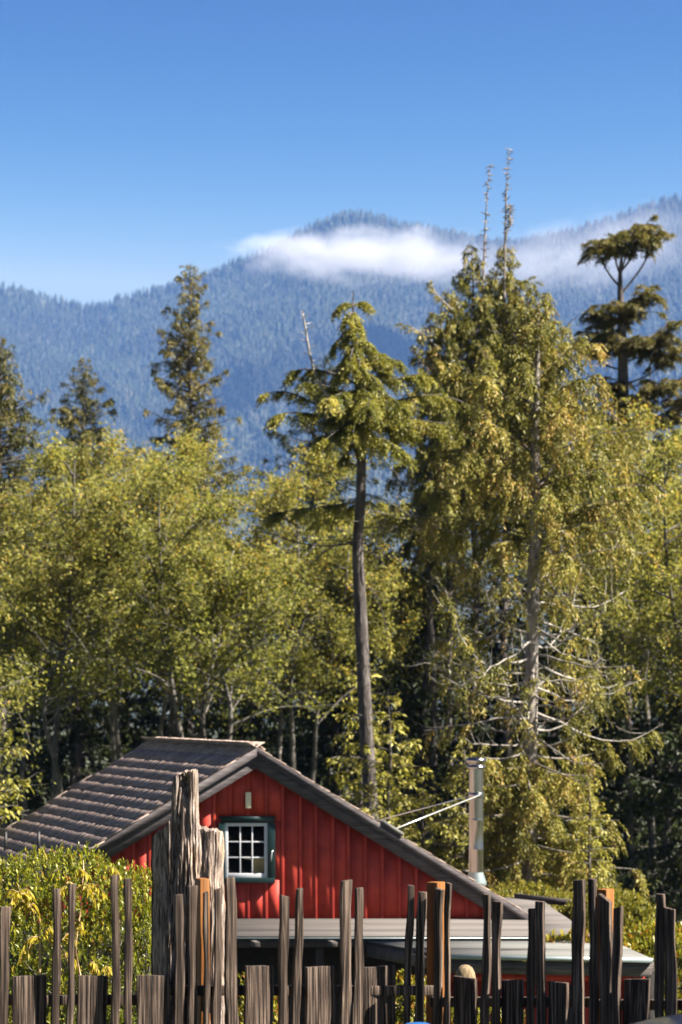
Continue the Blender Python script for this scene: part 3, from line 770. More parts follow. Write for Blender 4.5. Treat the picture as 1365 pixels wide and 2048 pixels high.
def log_mesh():
    """one broad split log: sloping left shoulder, splintered spire, flat right shoulder; the face ridged along the grain"""
    top = [(303, 1674), (320, 1660), (338, 1646), (346, 1638), (347.5, 1600), (348.5, 1566), (352, 1557), (360, 1548), (372, 1543), (386, 1540), (392, 1541), (394, 1546), (395.2, 1600), (396, 1654), (408, 1657), (425, 1660), (440, 1663), (446, 1667), (449.5, 1682)]
    tx_ = np.array([q[0] for q in top]); ty_ = np.array([q[1] for q in top])
    xs_ = np.unique(np.concatenate([np.linspace(303, 449.5, 150), tx_, np.linspace(345.5, 349, 6), np.linspace(393, 396.5, 6)]))
    nz = 190; zlo = lg - .1
    front = np.zeros((len(xs_), nz, 3)); backs = np.zeros((len(xs_), nz, 3))
    cxm, hxm = 376.3, 73.4
    N = mnoise.noise
    for i, xp in enumerate(xs_):
        X = (xp - CX) * ls
        T = EYE + (HY - np.interp(xp, tx_, ty_)) * ls
        T += .010 * N(Vector((xp * .22, 1.7, 0))) + .008 * N(Vector((xp * .7, 4.7, 0)))
        e = (xp - cxm) / hxm
        half = .135 * max(0., 1 - abs(e) ** 7) ** .5 + .004
        # left facet falls away to the left, centre bulges, right block is set back and flat
        base_y = np.interp(xp, [303, 338, 345, 360, 388, 396, 404, 440, 450], [.075, .0, -.012, -.022, -.022, -.010, .004, .006, .02])
        for k in range(nz):
            z = T + (zlo - T) * (k / (nz - 1)) ** 1.15
            v = Vector((xp * .035, 0, z * .8)); 
            g1 = N(v + Vector((0, 3, 0))) + .6 * N(v * 2.7)
            wv = xp + 1.3 * N(Vector((z * 2.2, 5, 0)))
            crack = max(0., 1 - 5 * abs(N(Vector((wv * .085, 2.2, z * .9)))))
            crack2 = max(0., 1 - 4 * abs(N(Vector((wv * .21, 7.2, z * 1.7)))))
            chip = max(0., N(Vector((xp * .07, 9, z * 3.4))) - .12)
            fib = N(Vector((wv * .55, 1, z * 5))) 
            rough = np.interp(xp, [303, 338, 346, 394, 402, 450], [.55, .7, 1.35, 1.35, .8, .8])
            dy = rough * (-.012 * g1 + .012 * crack + .008 * crack2 + .05 * chip + .006 * fib)
            # a hollow high on the spire
            if 360 < xp < 386: dy += .035 * math.exp(-((z - (EYE + (HY - 1562) * ls)) / .035) ** 2) * math.sin((xp - 360) / 26 * math.pi)
            xw = X + .010 * N(Vector((z * 5, .3 if e < 0 else 8.3, 0))) * min(1, abs(e) * 1.6) + .004 * N(Vector((z * 17, e * 3, 0)))
            yf = LY - half + base_y + dy * min(1., half / .05); yb = LY + half + .02 * g1 * min(1., half / .05)
            front[i, k] = (xw, min(yf, yb - .004), z); backs[i, k] = (xw, yb, z)
    n = len(xs_)
    mb = MB()
    def grid(A, flip):
        r, c = A.shape[:2]; i_ = np.arange(r - 1)[:, None] * c; j_ = np.arange(c - 1)[None]
        q = np.stack([i_ + j_, i_ + j_ + 1, i_ + c + j_ + 1, i_ + c + j_], -1).reshape(-1, 4)
        mb.add(A.reshape(-1, 3), q[:, ::-1] if flip else q)
    grid(front, False); grid(backs, True)
    capn = 8
    cap = np.stack([front[:, 0] * (1 - t) + backs[:, 0] * t for t in np.linspace(0, 1, capn)], 1)
    for i in range(n):
        for k in range(1, capn - 1):
            cap[i, k, 2] += .010 * N(Vector((xs_[i] * .3, k * 1.3, 2))) 
    grid(cap, True)
    grid(np.stack([front[0], backs[0]], 0), False); grid(np.stack([front[-1], backs[-1]], 0), True)
    return mb
log_mesh().build('trunk', m_log, log)

# ================================================================== small things at the fence
py_ = 14.2
c_ = P(931, 1929, py_)
gz = float(ground_z(0, py_))
mb = MB().lathe([(.001, 0), (.022, -.004), (.042, -.018), (.056, -.045), (.063, -.08), (.066, -.16), (.068, -.4), (.07, gz - c_[2])], c_, 28)
m_stump = m_wood('tan_post', [(.2, (.10, .07, .035)), (.5, (.24, .18, .10)), (.8, (.36, .28, .17))], grain=60, stretch=.2)
o = mb.build('round_topped_post', m_stump, smooth=True); tag(o, 'tan round topped wooden post showing above a short fence board', 'post')
# blue drum whose domed lid only just shows at the bottom edge
by = 11.2; bc = P(836, 2044.5, by); gz = float(ground_z(0, by))
m_blue = m_plain('blue_plastic', (.02, .10, .33), rough=.35, var=.08)
drum = empty('blue_drum', (bc[0], by, gz), 'blue drum with a domed lid just peeking in below the orange post', 'drum')
H_ = bc[2] - gz
MB().lathe([(.001, .02), (.20, .02), (.22, .05), (.225, .3), (.235, .32), (.225, .34), (.225, .7), (.235, .72), (.225, .74), (.22, H_ - .2), (.15, H_ - .12)], (bc[0], by, gz), 28).build('barrel', m_blue, drum, smooth=True)
MB().lathe([(.15, H_ - .12), (.155, H_ - .10), (.135, H_ - .06), (.10, H_ - .028), (.05, H_ - .006), (.001, H_)], (bc[0], by, gz), 28).build('lid', m_blue, drum, smooth=True)

# parked car: only the front corner of its roof reaches into the picture
m_paint, nt, b = new_mat('dark_car_paint')
n = noise_tex(nt, s=2, detail=3); nt.links.new(ramp(nt, n.outputs[0], [(.3, (.012, .014, .03)), (.7, (.018, .02, .04))]).outputs[0], b.inputs['Base Color'])
b.inputs['Roughness'].default_value = .3; b.inputs['Coat Weight'].default_value = .8; b.inputs['Coat Roughness'].default_value = .05
m_cglass = m_plain('car_glass', (.01, .012, .014), rough=.05, var=.1, bmp=0)
m_tyre = m_plain('tyre_rubber', (.02, .02, .02), rough=.9)
m_rim = m_plain('alloy_rim', (.5, .5, .52), rough=.3, metal=.9)
car_y = 9.6; cg = float(ground_z(0, car_y)) ; top = P(0, 2029, car_y)[2]; ch = top - cg
car = empty('parked_car', (2.9, car_y, cg), 'dark parked car with only its roof corner showing at the bottom right', 'car')
sec = [ # x, half width low, roof half width, sill z, shoulder z, top z
 (-.9, .60, .55, .35, .55, .62), (-.75, .80, .72, .22, .62, .72), (-.2, .88, .78, .18, .72, .82), (.45, .90, .74, .18, .80, .90), (.95, .90, .62, .18, .86, ch - .10), (1.35, .90, .60, .18, .88, ch - .02),
 (2.1, .90, .60, .18, .89, ch), (2.9, .90, .59, .18, .90, ch - .02), (3.35, .89, .56, .18, .90, ch - .12), (3.85, .86, .66, .2, .88, .98), (4.25, .80, .62, .26, .84, .92), (4.35, .66, .5, .4, .7, .8)]
rings = []
for x, wl, wr, zs_, zm, zt in sec:
    pr_ = [(-wl * .96, zs_), (-wl, (zs_ + zm) / 2), (-wl * .98, zm), ((-wr - wl) / 2 if zt - zm > .2 else -wr * 1.06, (zm + zt) / 2), (-wr, zt - .035), (-wr * .8, zt), (wr * .8, zt), (wr, zt - .035), ((wr + wl) / 2 if zt - zm > .2 else wr * 1.06, (zm + zt) / 2), (wl * .98, zm), (wl, (zs_ + zm) / 2), (wl * .96, zs_)]
    rings.append([(x + 0.15, car_y + a, cg + z) for a, z in pr_])
V = np.array(rings); ns, nr = V.shape[:2]
fs = [(i * nr + k, i * nr + (k + 1) % nr, (i + 1) * nr + (k + 1) % nr, (i + 1) * nr + k) for i in range(ns - 1) for k in range(nr)]
fs += [tuple(range(nr))[::-1], tuple(range((ns - 1) * nr, ns * nr))]
body = MB().add(V.reshape(-1, 3), fs).build('body', m_paint, car, smooth=True)
sm = body.modifiers.new('subdivision', 'SUBSURF'); sm.levels = 2; sm.render_levels = 2
for s in (-1, 1):
    for a, e in ((1.05, 2.0), (2.12, 3.05)):
        yy = lambda z: car_y + s * (.905 - (z - .9) * .55)
        MB().hexa([(a, yy(.98), cg + .95), (e, yy(.98), cg + .95), (e - .08, yy(1.28) , cg + ch - .14), (a + .12, yy(1.28), cg + ch - .14), (a, yy(.98) + s * .015, cg + .95), (e, yy(.98) + s * .015, cg + .95), (e - .08, yy(1.28) + s * .015, cg + ch - .14), (a + .12, yy(1.28) + s * .015, cg + ch - .14)]).build('side_window', m_cglass, car)
    for wx in (.15, 3.55):
        an = np.linspace(0, 2 * math.pi, 25)
        c0 = np.array((wx, car_y + s * .80, cg + .31))
        tyre = MB().tube([c0 + (0, -.10 * 1, 0), c0 + (0, .10, 0)], .31, 24).build('wheel', m_tyre, car, smooth=False, bevel=.03)
        MB().tube([c0 + (0, s * .095, 0), c0 + (0, s * .112, 0)], .19, 20).build('rim', m_rim, tyre)
# ================================================================== trees
m_bark = m_wood('conifer_bark', [(.25, (.035, .029, .027)), (.5, (.095, .082, .076)), (.75, (.20, .18, .165))], grain=14, stretch=.25, bmp=1.0, dist=.03, obj_var=.2)
m_barkgrey = m_wood('grey_branch_bark', [(.25, (.10, .085, .075)), (.5, (.25, .22, .195)), (.75, (.42, .39, .35))], grain=14, stretch=.4, bmp=.8, dist=.02, obj_var=.15)
m_alderbark = m_wood('pale_alder_bark', [(.25, (.04, .037, .032)), (.5, (.115, .105, .09)), (.75, (.24, .225, .20))], grain=10, stretch=.5, bmp=.6, dist=.02, obj_var=.2)
m_deadwood = m_wood('bleached_deadwood', [(.25, (.20, .18, .16)), (.5, (.40, .37, .33)), (.75, (.55, .52, .47))], grain=20, stretch=.2, bmp=.6, dist=.02)
m_hemlock = m_leaf('hemlock_needles', [(0, (.04, .058, .012)), (.5, (.20, .20, .034)), (.85, (.36, .33, .06)), (1, (.46, .39, .12))], trans=.26, patch=.4)
m_cedar = m_leaf('cedar_sprays', [(0, (.04, .055, .012)), (.45, (.19, .185, .038)), (.8, (.36, .315, .075)), (.955, (.46, .38, .12)), (.975, (.36, .15, .04))], trans=.26, patch=.4)
m_spruce = m_leaf('spruce_needles', [(0, (.03, .042, .012)), (.5, (.11, .108, .028)), (.9, (.24, .20, .06)), (1, (.30, .24, .09))], trans=.28, patch=.35)
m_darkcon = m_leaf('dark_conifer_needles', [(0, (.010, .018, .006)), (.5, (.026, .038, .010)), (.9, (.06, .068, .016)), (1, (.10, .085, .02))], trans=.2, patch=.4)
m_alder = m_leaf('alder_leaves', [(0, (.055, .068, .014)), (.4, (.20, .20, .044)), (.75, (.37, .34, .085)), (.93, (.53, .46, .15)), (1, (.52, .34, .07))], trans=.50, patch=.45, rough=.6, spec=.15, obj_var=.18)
m_shrub = m_leaf('shrub_leaves', [(0, (.045, .065, .008)), (.4, (.15, .18, .018)), (.8, (.30, .28, .025)), (.95, (.42, .34, .03)), (1, (.30, .08, .02))], trans=.34, patch=.35, rough=.4, spec=.3)
m_mound = m_leaf('clipped_shrub_leaves', [(0, (.06, .075, .012)), (.5, (.15, .16, .025)), (1, (.30, .25, .04))], trans=.35, patch=.3)
m_frond = m_leaf('yellow_frond', [(0, (.28, .24, .02)), (.5, (.42, .35, .03)), (1, (.55, .42, .05))], trans=.4, patch=.1, tint=(1.1, 1.0, .5))

def bez(pts, n):
    """smooth path through the given points"""
    pts = np.asarray(pts, dtype=float)
    if len(pts) == 2: return pts[0] + (pts[1] - pts[0]) * np.linspace(0, 1, n)[:, None]
    ext = np.vstack([2 * pts[0] - pts[1], pts, 2 * pts[-1] - pts[-2]])
    u = np.linspace(0, len(pts) - 1 - 1e-6, n); i = u.astype(int); t = (u - i)[:, None]
    p0, p1, p2, p3 = ext[i], ext[i + 1], ext[i + 2], ext[i + 3]
    return .5 * (2 * p1 + (p2 - p0) * t + (2 * p0 - 5 * p1 + 4 * p2 - p3) * t ** 2 + (3 * p1 - p0 - 3 * p2 + p3) * t ** 3)

UPV = np.array((0., 0., 1.))
def spray(lf, path, g, tl=.45, droop=.5, el=.085, ew=.03, gap=.09, s0=.1, step=.04, fill=1.0, taper=.55, hang=0.0, wood=None, mean=.5, clump=0.0):
    """foliage along a branch: side twigs to both sides, each set with small needle blades"""
    seg = np.linalg.norm(np.diff(path, axis=0), axis=1); cum = np.concatenate([[0], np.cumsum(seg)]); Ltot = cum[-1]
    nt_ = max(3, int(Ltot * (1 - s0) / gap * 2))
    s = s0 + (1 - s0) * (np.arange(nt_) + g.random(nt_) * .8) / nt_
    off = np.zeros(nt_)
    if clump:          # twigs gather in tufts with gaps between them
        nc = max(2, int(Ltot * (1 - s0) / clump)); cc = s0 + (1 - s0) * (np.arange(nc) + g.random(nc)) / nc
        pick_ = g.integers(0, nc, nt_); s = np.clip(cc[pick_] + g.normal(size=nt_) * .22 * clump / max(Ltot, .2), .02, 1)
        off = (g.normal(size=nc) * .16)[pick_]
    keep = g.random(nt_) < fill; s = s[keep]; off = off[keep]
    if len(s) == 0: return
    pos = np.stack([np.interp(s * Ltot, cum, path[:, k]) for k in range(3)], -1)
    T = unit(np.stack([np.interp(np.clip(s * Ltot + .05, 0, Ltot), cum, path[:, k]) - np.interp(np.clip(s * Ltot - .05, 0, Ltot), cum, path[:, k]) for k in range(3)], -1))
    side = unit(np.cross(T, UPV + g.normal(size=(len(s), 3)) * .12)) * np.where(g.random(len(s)) < .5, 1, -1)[:, None]
    ln = tl * (1 - taper * s) * (.55 + .7 * g.random(len(s)))
    d = unit(T * (.55 + .5 * g.random(len(s)))[:, None] + side * (.35 + .9 * g.random(len(s)))[:, None] - UPV * hang * (.4 + g.random(len(s)))[:, None])
    ne = max(3, int(tl / step))
    e = (np.arange(ne)[None] + g.random((len(s), ne))) / ne
    q = pos[:, None] + d[:, None] * (ln[:, None] * e)[..., None] - UPV * (droop * ln[:, None] * e ** 2)[..., None]
    dd = unit(d[:, None] - UPV * (2 * droop * e)[..., None])
    sd = unit(np.cross(dd, UPV + .25 * g.normal(size=dd.shape)))
    sg = np.where(g.random(e.shape) < .5, 1, -1)[..., None]
    bd = unit(dd * .75 + sd * sg * (.55 + .4 * g.random(e.shape))[..., None] - UPV * (.25 + .5 * hang) * g.random(e.shape)[..., None] + g.normal(size=dd.shape) * .30)
    N = unit(UPV + g.normal(size=dd.shape) * .6)
    sc = (.65 + .7 * g.random(e.shape))
    rv = np.clip(mean + off[:, None] + (g.normal(size=(len(s), 1)) * .12) + g.normal(size=e.shape) * .14 + .12 * (e - .5), 0, .965)
    lf.blades(q, bd, N, (el * sc).ravel(), (ew * sc).ravel(), rv.ravel())
    if wood is not None:
        for i in range(0, len(s), 2):
            wood.tube([pos[i], pos[i] + d[i] * ln[i] * .5 - UPV * droop * ln[i] * .25, pos[i] + d[i] * ln[i] * .95 - UPV * droop * ln[i] * .9], [.006, .004, .002], 3, cap=False)

def conifer_parts(H, rad, g, z0=.15, nb=110, pitch=(-.25, .5), curve=.15, tl=.4, droop=.5, el=.09, ew=.034, gap=.1, fill=1.0, hang=0., step=.04, base=(0, 0, 0), r0=.14,
                  lean=(0, 0), wood=None, lf=None, bw=.018, irregular=.35, mean=.5, top_bare=0.0, clump=0.0):
    """rad(t): crown radius at relative height t in 0..1; returns the wood and foliage builders"""
    wood = wood or MB(); lf = lf or MB(); base = np.asarray(base, dtype=float)
    tp = np.linspace(0, 1, 9); wig = g.normal(size=(9, 2)) * .04
    trunk = np.stack([base[0] + lean[0] * tp + wig[:, 0] * (tp > 0), base[1] + lean[1] * tp + wig[:, 1] * (tp > 0), base[2] + H * tp], -1)
    tr = bez(trunk, 28); tt = np.linspace(0, 1, 28)
    wood.tube(tr, r0 * (1 - tt) ** .8 + .008, 9)
    for i in range(nb):
        t_ = z0 + (1 - top_bare - z0) * ((i + g.random()) / nb) ** .9
        L = max(.06, rad(t_) * np.clip(1 + irregular * g.normal(), .35, 1.4))
        az = i * 2.39996 + g.normal() * .4
        b0 = np.array([np.interp(t_, tt, tr[:, k]) for k in range(3)])
        d = np.array((math.cos(az), math.sin(az), 0.))
        pt = pitch[0] + (pitch[1] - pitch[0]) * t_ + g.normal() * .1
        u = np.linspace(0, 1, 7)[:, None]
        path = b0 + d * L * u + UPV * L * (pt * u + curve * u ** 2 * (1 if g.random() < .8 else -1)) + np.cross(d, UPV) * (g.normal() * .1 * L) * u ** 2
        wood.tube(path, np.linspace(bw * min(1, L), .004, 7), 4, cap=False)
        spray(lf, path, g, tl=tl * min(1, .35 + L * .6), droop=droop, el=el, ew=ew, gap=gap, fill=fill, hang=hang, step=step, mean=mean, clump=clump)
    return wood, lf

def tree(name, label, base, wood, lf, m_w, m_l, group=None, cat='tree'):
    r = empty(name, tuple(base), label, cat, group)
    wood.build('trunk', m_w, r, smooth=True); lf.build('crown', m_l, r)
    return r

def local(base):  # generators below write world coordinates
    return np.asarray(base, dtype=float)

# ---------- the tall hemlock in the middle
g = np.random.default_rng(31)
HY_ = 44.0
def pz(px, py, dy=0.0): return P(px, py, HY_ + dy)
wood, lf = MB(), MB()
tpx = [(752, 2020), (747, 1750), (741, 1600), (730, 1400), (723, 1250), (718, 1150), (716, 1080), (722, 1000), (723, 900), (720, 820), (714, 730), (709, 650), (706, 600)]
trk = bez([pz(*q) for q in tpx], 60)
rad_px = np.interp(np.linspace(0, 1, 60), [0, .25, .45, .62, .74, .85, .95, 1], [16, 13.5, 11.5, 10, 8, 5.5, 2.5, 1.2])
wood.tube(trk, rad_px * HY_ / F, 12)
wood.tube(bez([pz(706, 604), pz(707, 590), pz(706, 580)], 5), np.array([1.5, 1.3, 1.1, .9, .5]) * HY_ / F, 5)
def trunk_at(py):
    zz = EYE + (HY - py) * HY_ / F
    return np.array([np.interp(zz, trk[:, 2], trk[:, k]) for k in range(3)])
# branches read from the photograph: start row, then waypoints (column, row, depth), twig length, fill
hb = [
 (612, [(690, 606, -.1), (672, 622, -.2)], .30, 1), (612, [(722, 604, .1), (744, 612, .2)], .30, 1), (625, [(700, 630, -.4), (692, 650, -.6)], .28, 1),
 (650, [(686, 668, -.1), (670, 690, -.1)], .34, 1), (655, [(725, 672, .0), (742, 690, .1)], .34, 1), (670, [(728, 690, .3), (755, 706, .5)], .34, 1), (690, [(745, 700, 0), (772, 712, .2)], .34, 1),
 (675, [(705, 700, -.5), (700, 725, -.8)], .34, 1), (700, [(690, 720, .2), (675, 740, .4)], .34, 1),
 (735, [(760, 718, -.2), (800, 722, -.3)], .42, 1), (730, [(690, 735, -.3), (680, 755, -.4)], .36, 1), (745, [(740, 750, -.6), (760, 775, -1.0)], .40, 1),
 (770, [(670, 748, -.1), (610, 738, -.2), (566, 750, -.2)], .42, .8), (775, [(780, 762, .1), (825, 750, .2), (860, 748, .3)], .44, .95), (785, [(690, 785, -.8), (650, 800, -1.5)], .46, 1),
 (790, [(770, 790, -.9), (800, 810, -1.6)], .48, 1), (795, [(660, 775, .6), (610, 765, 1.2)], .45, .9),
 (835, [(650, 818, -.1), (600, 792, -.2), (560, 783, -.2), (520, 790, -.2)], .30, .55), (838, [(640, 830, -.2), (580, 825, -.3), (536, 838, -.3)], .40, .95), (830, [(690, 850, -1.0), (650, 880, -1.6)], .5, .9),
 (828, [(800, 800, .2), (870, 790, .3), (930, 806, .4), (965, 830, .4)], .50, .75), (840, [(790, 838, -.4), (850, 842, -.7), (905, 852, -.8)], .46, 1),
 (862, [(790, 852, -.2), (860, 846, -.3), (930, 848, -.3), (985, 855, -.2)], .52, 1), (865, [(770, 880, -1.0), (800, 900, -1.6)], .55, 1), (870, [(690, 860, -.6), (660, 870, -.8), (630, 876, -.8)], .36, .8),
 (850, [(750, 830, 1.0), (790, 820, 1.8)], .5, .9), (820, [(740, 800, -1.2), (735, 812, -1.9)], .5, .9), (880, [(700, 895, -.5), (690, 915, -.8)], .36, .7), (800, [(715, 800, -.7), (700, 806, -1.2)], .5, 1), (815, [(750, 812, -.8), (775, 822, -1.4)], .5, 1), (780, [(725, 775, -.6), (735, 785, -1.1)], .45, 1), (850, [(710, 855, -.9), (705, 872, -1.4)], .5, 1), (765, [(745, 745, .0), (790, 745, .1)], .42, 1), (640, [(712, 640, -.3), (716, 660, -.5)], .28, 1), (665, [(700, 672, -.3), (688, 684, -.4)], .3, 1), (705, [(715, 712, -.4), (722, 735, -.7)], .34, 1), (720, [(735, 715, .1), (768, 728, .2)], .36, 1),
 (1002, [(660, 1012, -.3), (600, 1018, -.5), (536, 1030, -.5)], .44, .9), (1005, [(670, 1030, .4), (630, 1045, .8)], .36, .7), (1010, [(745, 1000, .3), (770, 1010, .5)], .22, .5),
]
for y0, wps, tlen, fl in hb:
    path = bez([trunk_at(y0)] + [pz(*w) for w in wps], 12)
    L = np.linalg.norm(np.diff(path, axis=0), axis=1).sum()
    wood.tube(path, np.linspace(.028 if L > .8 else .016, .006, 12), 5, cap=False)
    spray(lf, path, g, tl=tlen * .78, droop=.5, el=.066, ew=.019, gap=.017, s0=.08, step=.018, fill=fl, hang=.38, taper=.25, mean=.6, clump=.26)
bare = [(1085, [(650, 1092, 0), (590, 1084, -.1), (530, 1064, -.1), (470, 1062, -.1)], .022), (1085, [(640, 1080, .2), (625, 1090, .3), (585, 1084, .4)], .012), (1056, [(780, 1054, -.2), (820, 1060, -.3), (842, 1058, -.3)], .018),
        (1080, [(742, 1078, -.2), (762, 1073, -.2)], .012), (1098, [(748, 1108, -.3), (764, 1122, -.3), (770, 1132, -.3)], .014), (905, [(760, 915, .1), (800, 955, .2), (818, 968, .2)], .014), (985, [(770, 1000, .2), (810, 1025, .4), (850, 1050, .5)], .015),
        (985, [(680, 968, -.2), (655, 930, -.3), (642, 900, -.3)], .012), (930, [(690, 930, -.2), (665, 920, -.2), (630, 885, -.3)], .010), (1170, [(745, 1180, 0), (762, 1215, 0), (775, 1262, 0)], .012)]
for y0, wps, r_ in bare:
    path = bez([trunk_at(y0)] + [pz(*w) for w in wps], 14)
    wood.tube(path, np.linspace(r_, .005, 14), 5, cap=False)
    for q in range(4):
        i = 5 + int(g.integers(0, 8)); e = path[i] + g.normal(size=3) * (.22, .22, .12)
        wood.tube(bez([path[i], (path[i] + e) / 2 + g.normal(size=3) * .04, e], 5), np.linspace(.006, .002, 5), 3, cap=False)
spray(lf, bez([pz(770, 1250), pz(782, 1285), pz(778, 1305)], 6), g, tl=.2, droop=.6, el=.08, ew=.03, gap=.03, hang=.8, mean=.85)
# dead second leader
dl = bez([trunk_at(838), pz(680, 812, -.2), pz(640, 770, -.3), pz(622, 715, -.3), pz(612, 660, -.3), pz(606, 626, -.3)], 22)
snag = MB(); snag.tube(dl, np.linspace(.034, .014, 22), 7)
for i in range(6, 22):
    for s_ in range(2):
        e = dl[i] + np.array((g.normal() * .10, g.normal() * .10, .05))
        snag.tube([dl[i], e], [.010, .003], 4, cap=False)
for i in range(34):                                   # short dead stubs on the stem
    b0 = trunk_at(950 + g.random() * 620); az = g.random() * 6.28; l_ = .08 + .25 * g.random()
    wood.tube([b0, b0 + np.array((math.cos(az) * l_, math.sin(az) * l_, g.normal() * .06))], [.012, .003], 4, cap=False)
hb0 = (trk[0][0], HY_, float(ground_z(0, HY_)))
tree('hemlock_tree', 'tall slender hemlock with a bare lower trunk and flat drooping boughs behind the cabin', hb0, wood, lf, m_bark, m_hemlock)
snag.build('dead_leader', m_deadwood, bpy.data.objects['hemlock_tree'], smooth=True)

# ---------- the big cedar at right with bare grey lower limbs
g = np.random.default_rng(32)
CYD = 40.0
def pc_(px, py, dy=0.0): return P(px, py, CYD + dy)
wood, lf, limbs, upper = MB(), MB(), MB(), MB()
trk = bez([pc_(*q) for q in [(1052, 2020), (1056, 1760), (1060, 1500), (1064, 1300), (1070, 1100), (1070, 900), (1074, 760), (1076, 640), (1074, 600)]], 50)
wood.tube(trk, np.interp(np.linspace(0, 1, 50), [0, .2, .45, .75, 1], [.17, .13, .10, .05, .006]), 12)
zt, zb_ = trk[-1][2], trk[0][2]
hw = [(600, 12), (640, 55), (680, 80), (740, 120), (800, 165), (900, 200), (1000, 235), (1100, 270), (1200, 290), (1300, 290), (1450, 280), (1520, 165), (1600, 170), (1700, 215), (1780, 190), (1850, 130)]
hy_, hr_ = [a for a, _ in hw], [b_ for _, b_ in hw]
nb = 190
for i in range(nb):
    py = 612 + (1830 - 612) * ((i + g.random()) / nb) ** 1.0
    rmax = np.interp(py, hy_, hr_) * CYD / F
    az = i * 2.39996 + g.normal() * .3
    L = rmax * (.62 + .45 * g.random())
    d = np.array((math.cos(az), math.sin(az), 0.))
    zz = EYE + (HY - py) * CYD / F
    b0 = np.array([np.interp(zz, trk[:, 2], trk[:, k]) for k in range(3)])
    u = np.linspace(0, 1, 10)[:, None]
    if py < 1140:      # upswept upper boughs
        path = b0 + d * L * u + UPV * L * ((.85 - .55 * (py - 600) / 540 + .12 * g.normal()) * u - .16 * u ** 2) + g.normal(size=3) * .08 * L * u ** 2 + g.normal(size=(10, 3)) * .015 * np.minimum(1, u * 4)
        fl, s0, tlen = .72, .18, .36
    elif py < 1490:    # long bare limbs that dip and turn up at the tip
        dip, lift, pw = -.05 - .5 * g.random(), .15 + .6 * g.random(), 1.8 + 1.6 * g.random()
        L *= .55 + .6 * g.random()
        path = b0 + d * L * u + UPV * L * (dip * u + lift * u ** pw) + g.normal(size=3) * .16 * L * u ** 2 + g.normal(size=(10, 3)) * .022 * np.minimum(1, u * 4)
        fl, s0, tlen = .10 + .42 * g.random(), .2 + .25 * g.random(), .32
    else:
        path = b0 + d * L * u + UPV * L * (-.25 * u + .18 * u ** 2) + g.normal(size=3) * .08 * L * u ** 2
        fl, s0, tlen = .95, .10, .36
    if py > 1140 and py < 1490 and g.random() < .25: fl = .08
    thick = .016 if py < 1140 else .024
    (upper if py < 1120 else wood if py > 1500 else limbs).tube(path, np.linspace(thick * min(1, .4 + L * .35), .005, 10), 5, cap=False)
    if 1100 < py < 1500:   # crooked side twigs
        for q in range(int(g.integers(3, 9))):
            k_ = int(g.integers(3, 10)); e = path[k_] + unit(d * .5 + g.normal(size=3) * (.6, .6, .6)) * (.12 + .6 * g.random() ** 2)
            m_ = (path[k_] + e) / 2 - UPV * .05
            limbs.tube(bez([path[k_], m_, e + UPV * .08], 6), np.linspace(.008, .002, 6), 3, cap=False)
    spray(lf, path, g, tl=tlen * min(1, .4 + L * .5), droop=.85, el=.08, ew=.020, gap=.036, s0=s0, step=.021, fill=fl, hang=.85, taper=.15, mean=.6, clump=.30)
c_root = empty('cedar_tree', (trk[0][0], CYD, float(ground_z(0, CYD))), 'large open red cedar with curving bare grey limbs behind the stove pipe', 'tree')
wood.build('trunk', m_barkgrey, c_root, smooth=True); limbs.build('dead_limbs', m_deadwood, c_root, smooth=True); upper.build('limbs', m_bark, c_root, smooth=True); lf.build('crown', m_cedar, c_root)

# ---------- cedar with two bleached dead tops behind it
g = np.random.default_rng(33)
DY = 58.0; k83 = DY / F
wood, lf, dead = MB(), MB(), MB()
base = P(975, 0, DY); base[2] = float(ground_z(0, DY))
for cx_, top_y, hwid, nb_, dyy in ((948, 490, 70, 120, 0), (1012, 485, 80, 130, .5), (896, 585, 75, 95, -.5), (1062, 560, 70, 100, -.3), (862, 650, 55, 70, -.8)):
    bb = P(cx_, 0, DY + dyy); bb[2] = base[2]
    ztop = EYE + (HY - top_y) * DY / F; H_ = ztop - bb[2]
    conifer_parts(H_, lambda t_: (.10 + min(1, (1 - t_) * H_ / (330 * k83)) * hwid * k83 * 1.3), g, z0=max(.3, 1 - 520 * k83 / H_), nb=nb_, pitch=(-.3, .55), curve=-.15, tl=.42, droop=.9, el=.10, ew=.030, gap=.045, hang=.8, step=.030, fill=.9, clump=.34,
                  base=bb, r0=.12, wood=wood, lf=lf, mean=.52, irregular=.3)
for pts in ([(966, 620), (967, 560), (970, 480), (975, 390), (981, 332)], [(1009, 600), (1010, 520), (1012, 430), (1014, 360), (1019, 300)], [(1012, 480), (1019, 440), (1021, 410)]):
    sp = bez([P(a, c_, DY - .1) for a, c_ in pts], 26)
    dead.tube(sp, np.linspace(.036 if len(pts) > 3 else .018, .007, 26), 7)
    for i in range(5, 26):
        for q in range(3):
            az = g.random() * 6.28; l_ = .06 + .10 * g.random()
            dead.tube([sp[i], sp[i] + np.array((math.cos(az) * l_, math.sin(az) * l_, .04 * g.normal()))], [.018, .006], 4, cap=False)
for pts in ([(880, 700), (850, 670), (822, 655), (800, 648)], [(905, 620), (875, 590), (862, 565)], [(890, 760), (850, 725), (826, 695)]):
    dead.tube(bez([P(a, c_, DY - .9) for a, c_ in pts], 10), np.linspace(.025, .006, 10), 4)
    spray(lf, bez([P(a, c_, DY - .9) for a, c_ in pts], 10), g, tl=.3, droop=.6, el=.11, ew=.035, gap=.09, s0=.3, mean=.8)
t_ = tree('twin_topped_cedar', 'dense cedar carrying two bleached dead spires that stand against the sky', base, wood, lf, m_bark, m_cedar)
dead.build('dead_spires', m_barkgrey, t_, smooth=True)

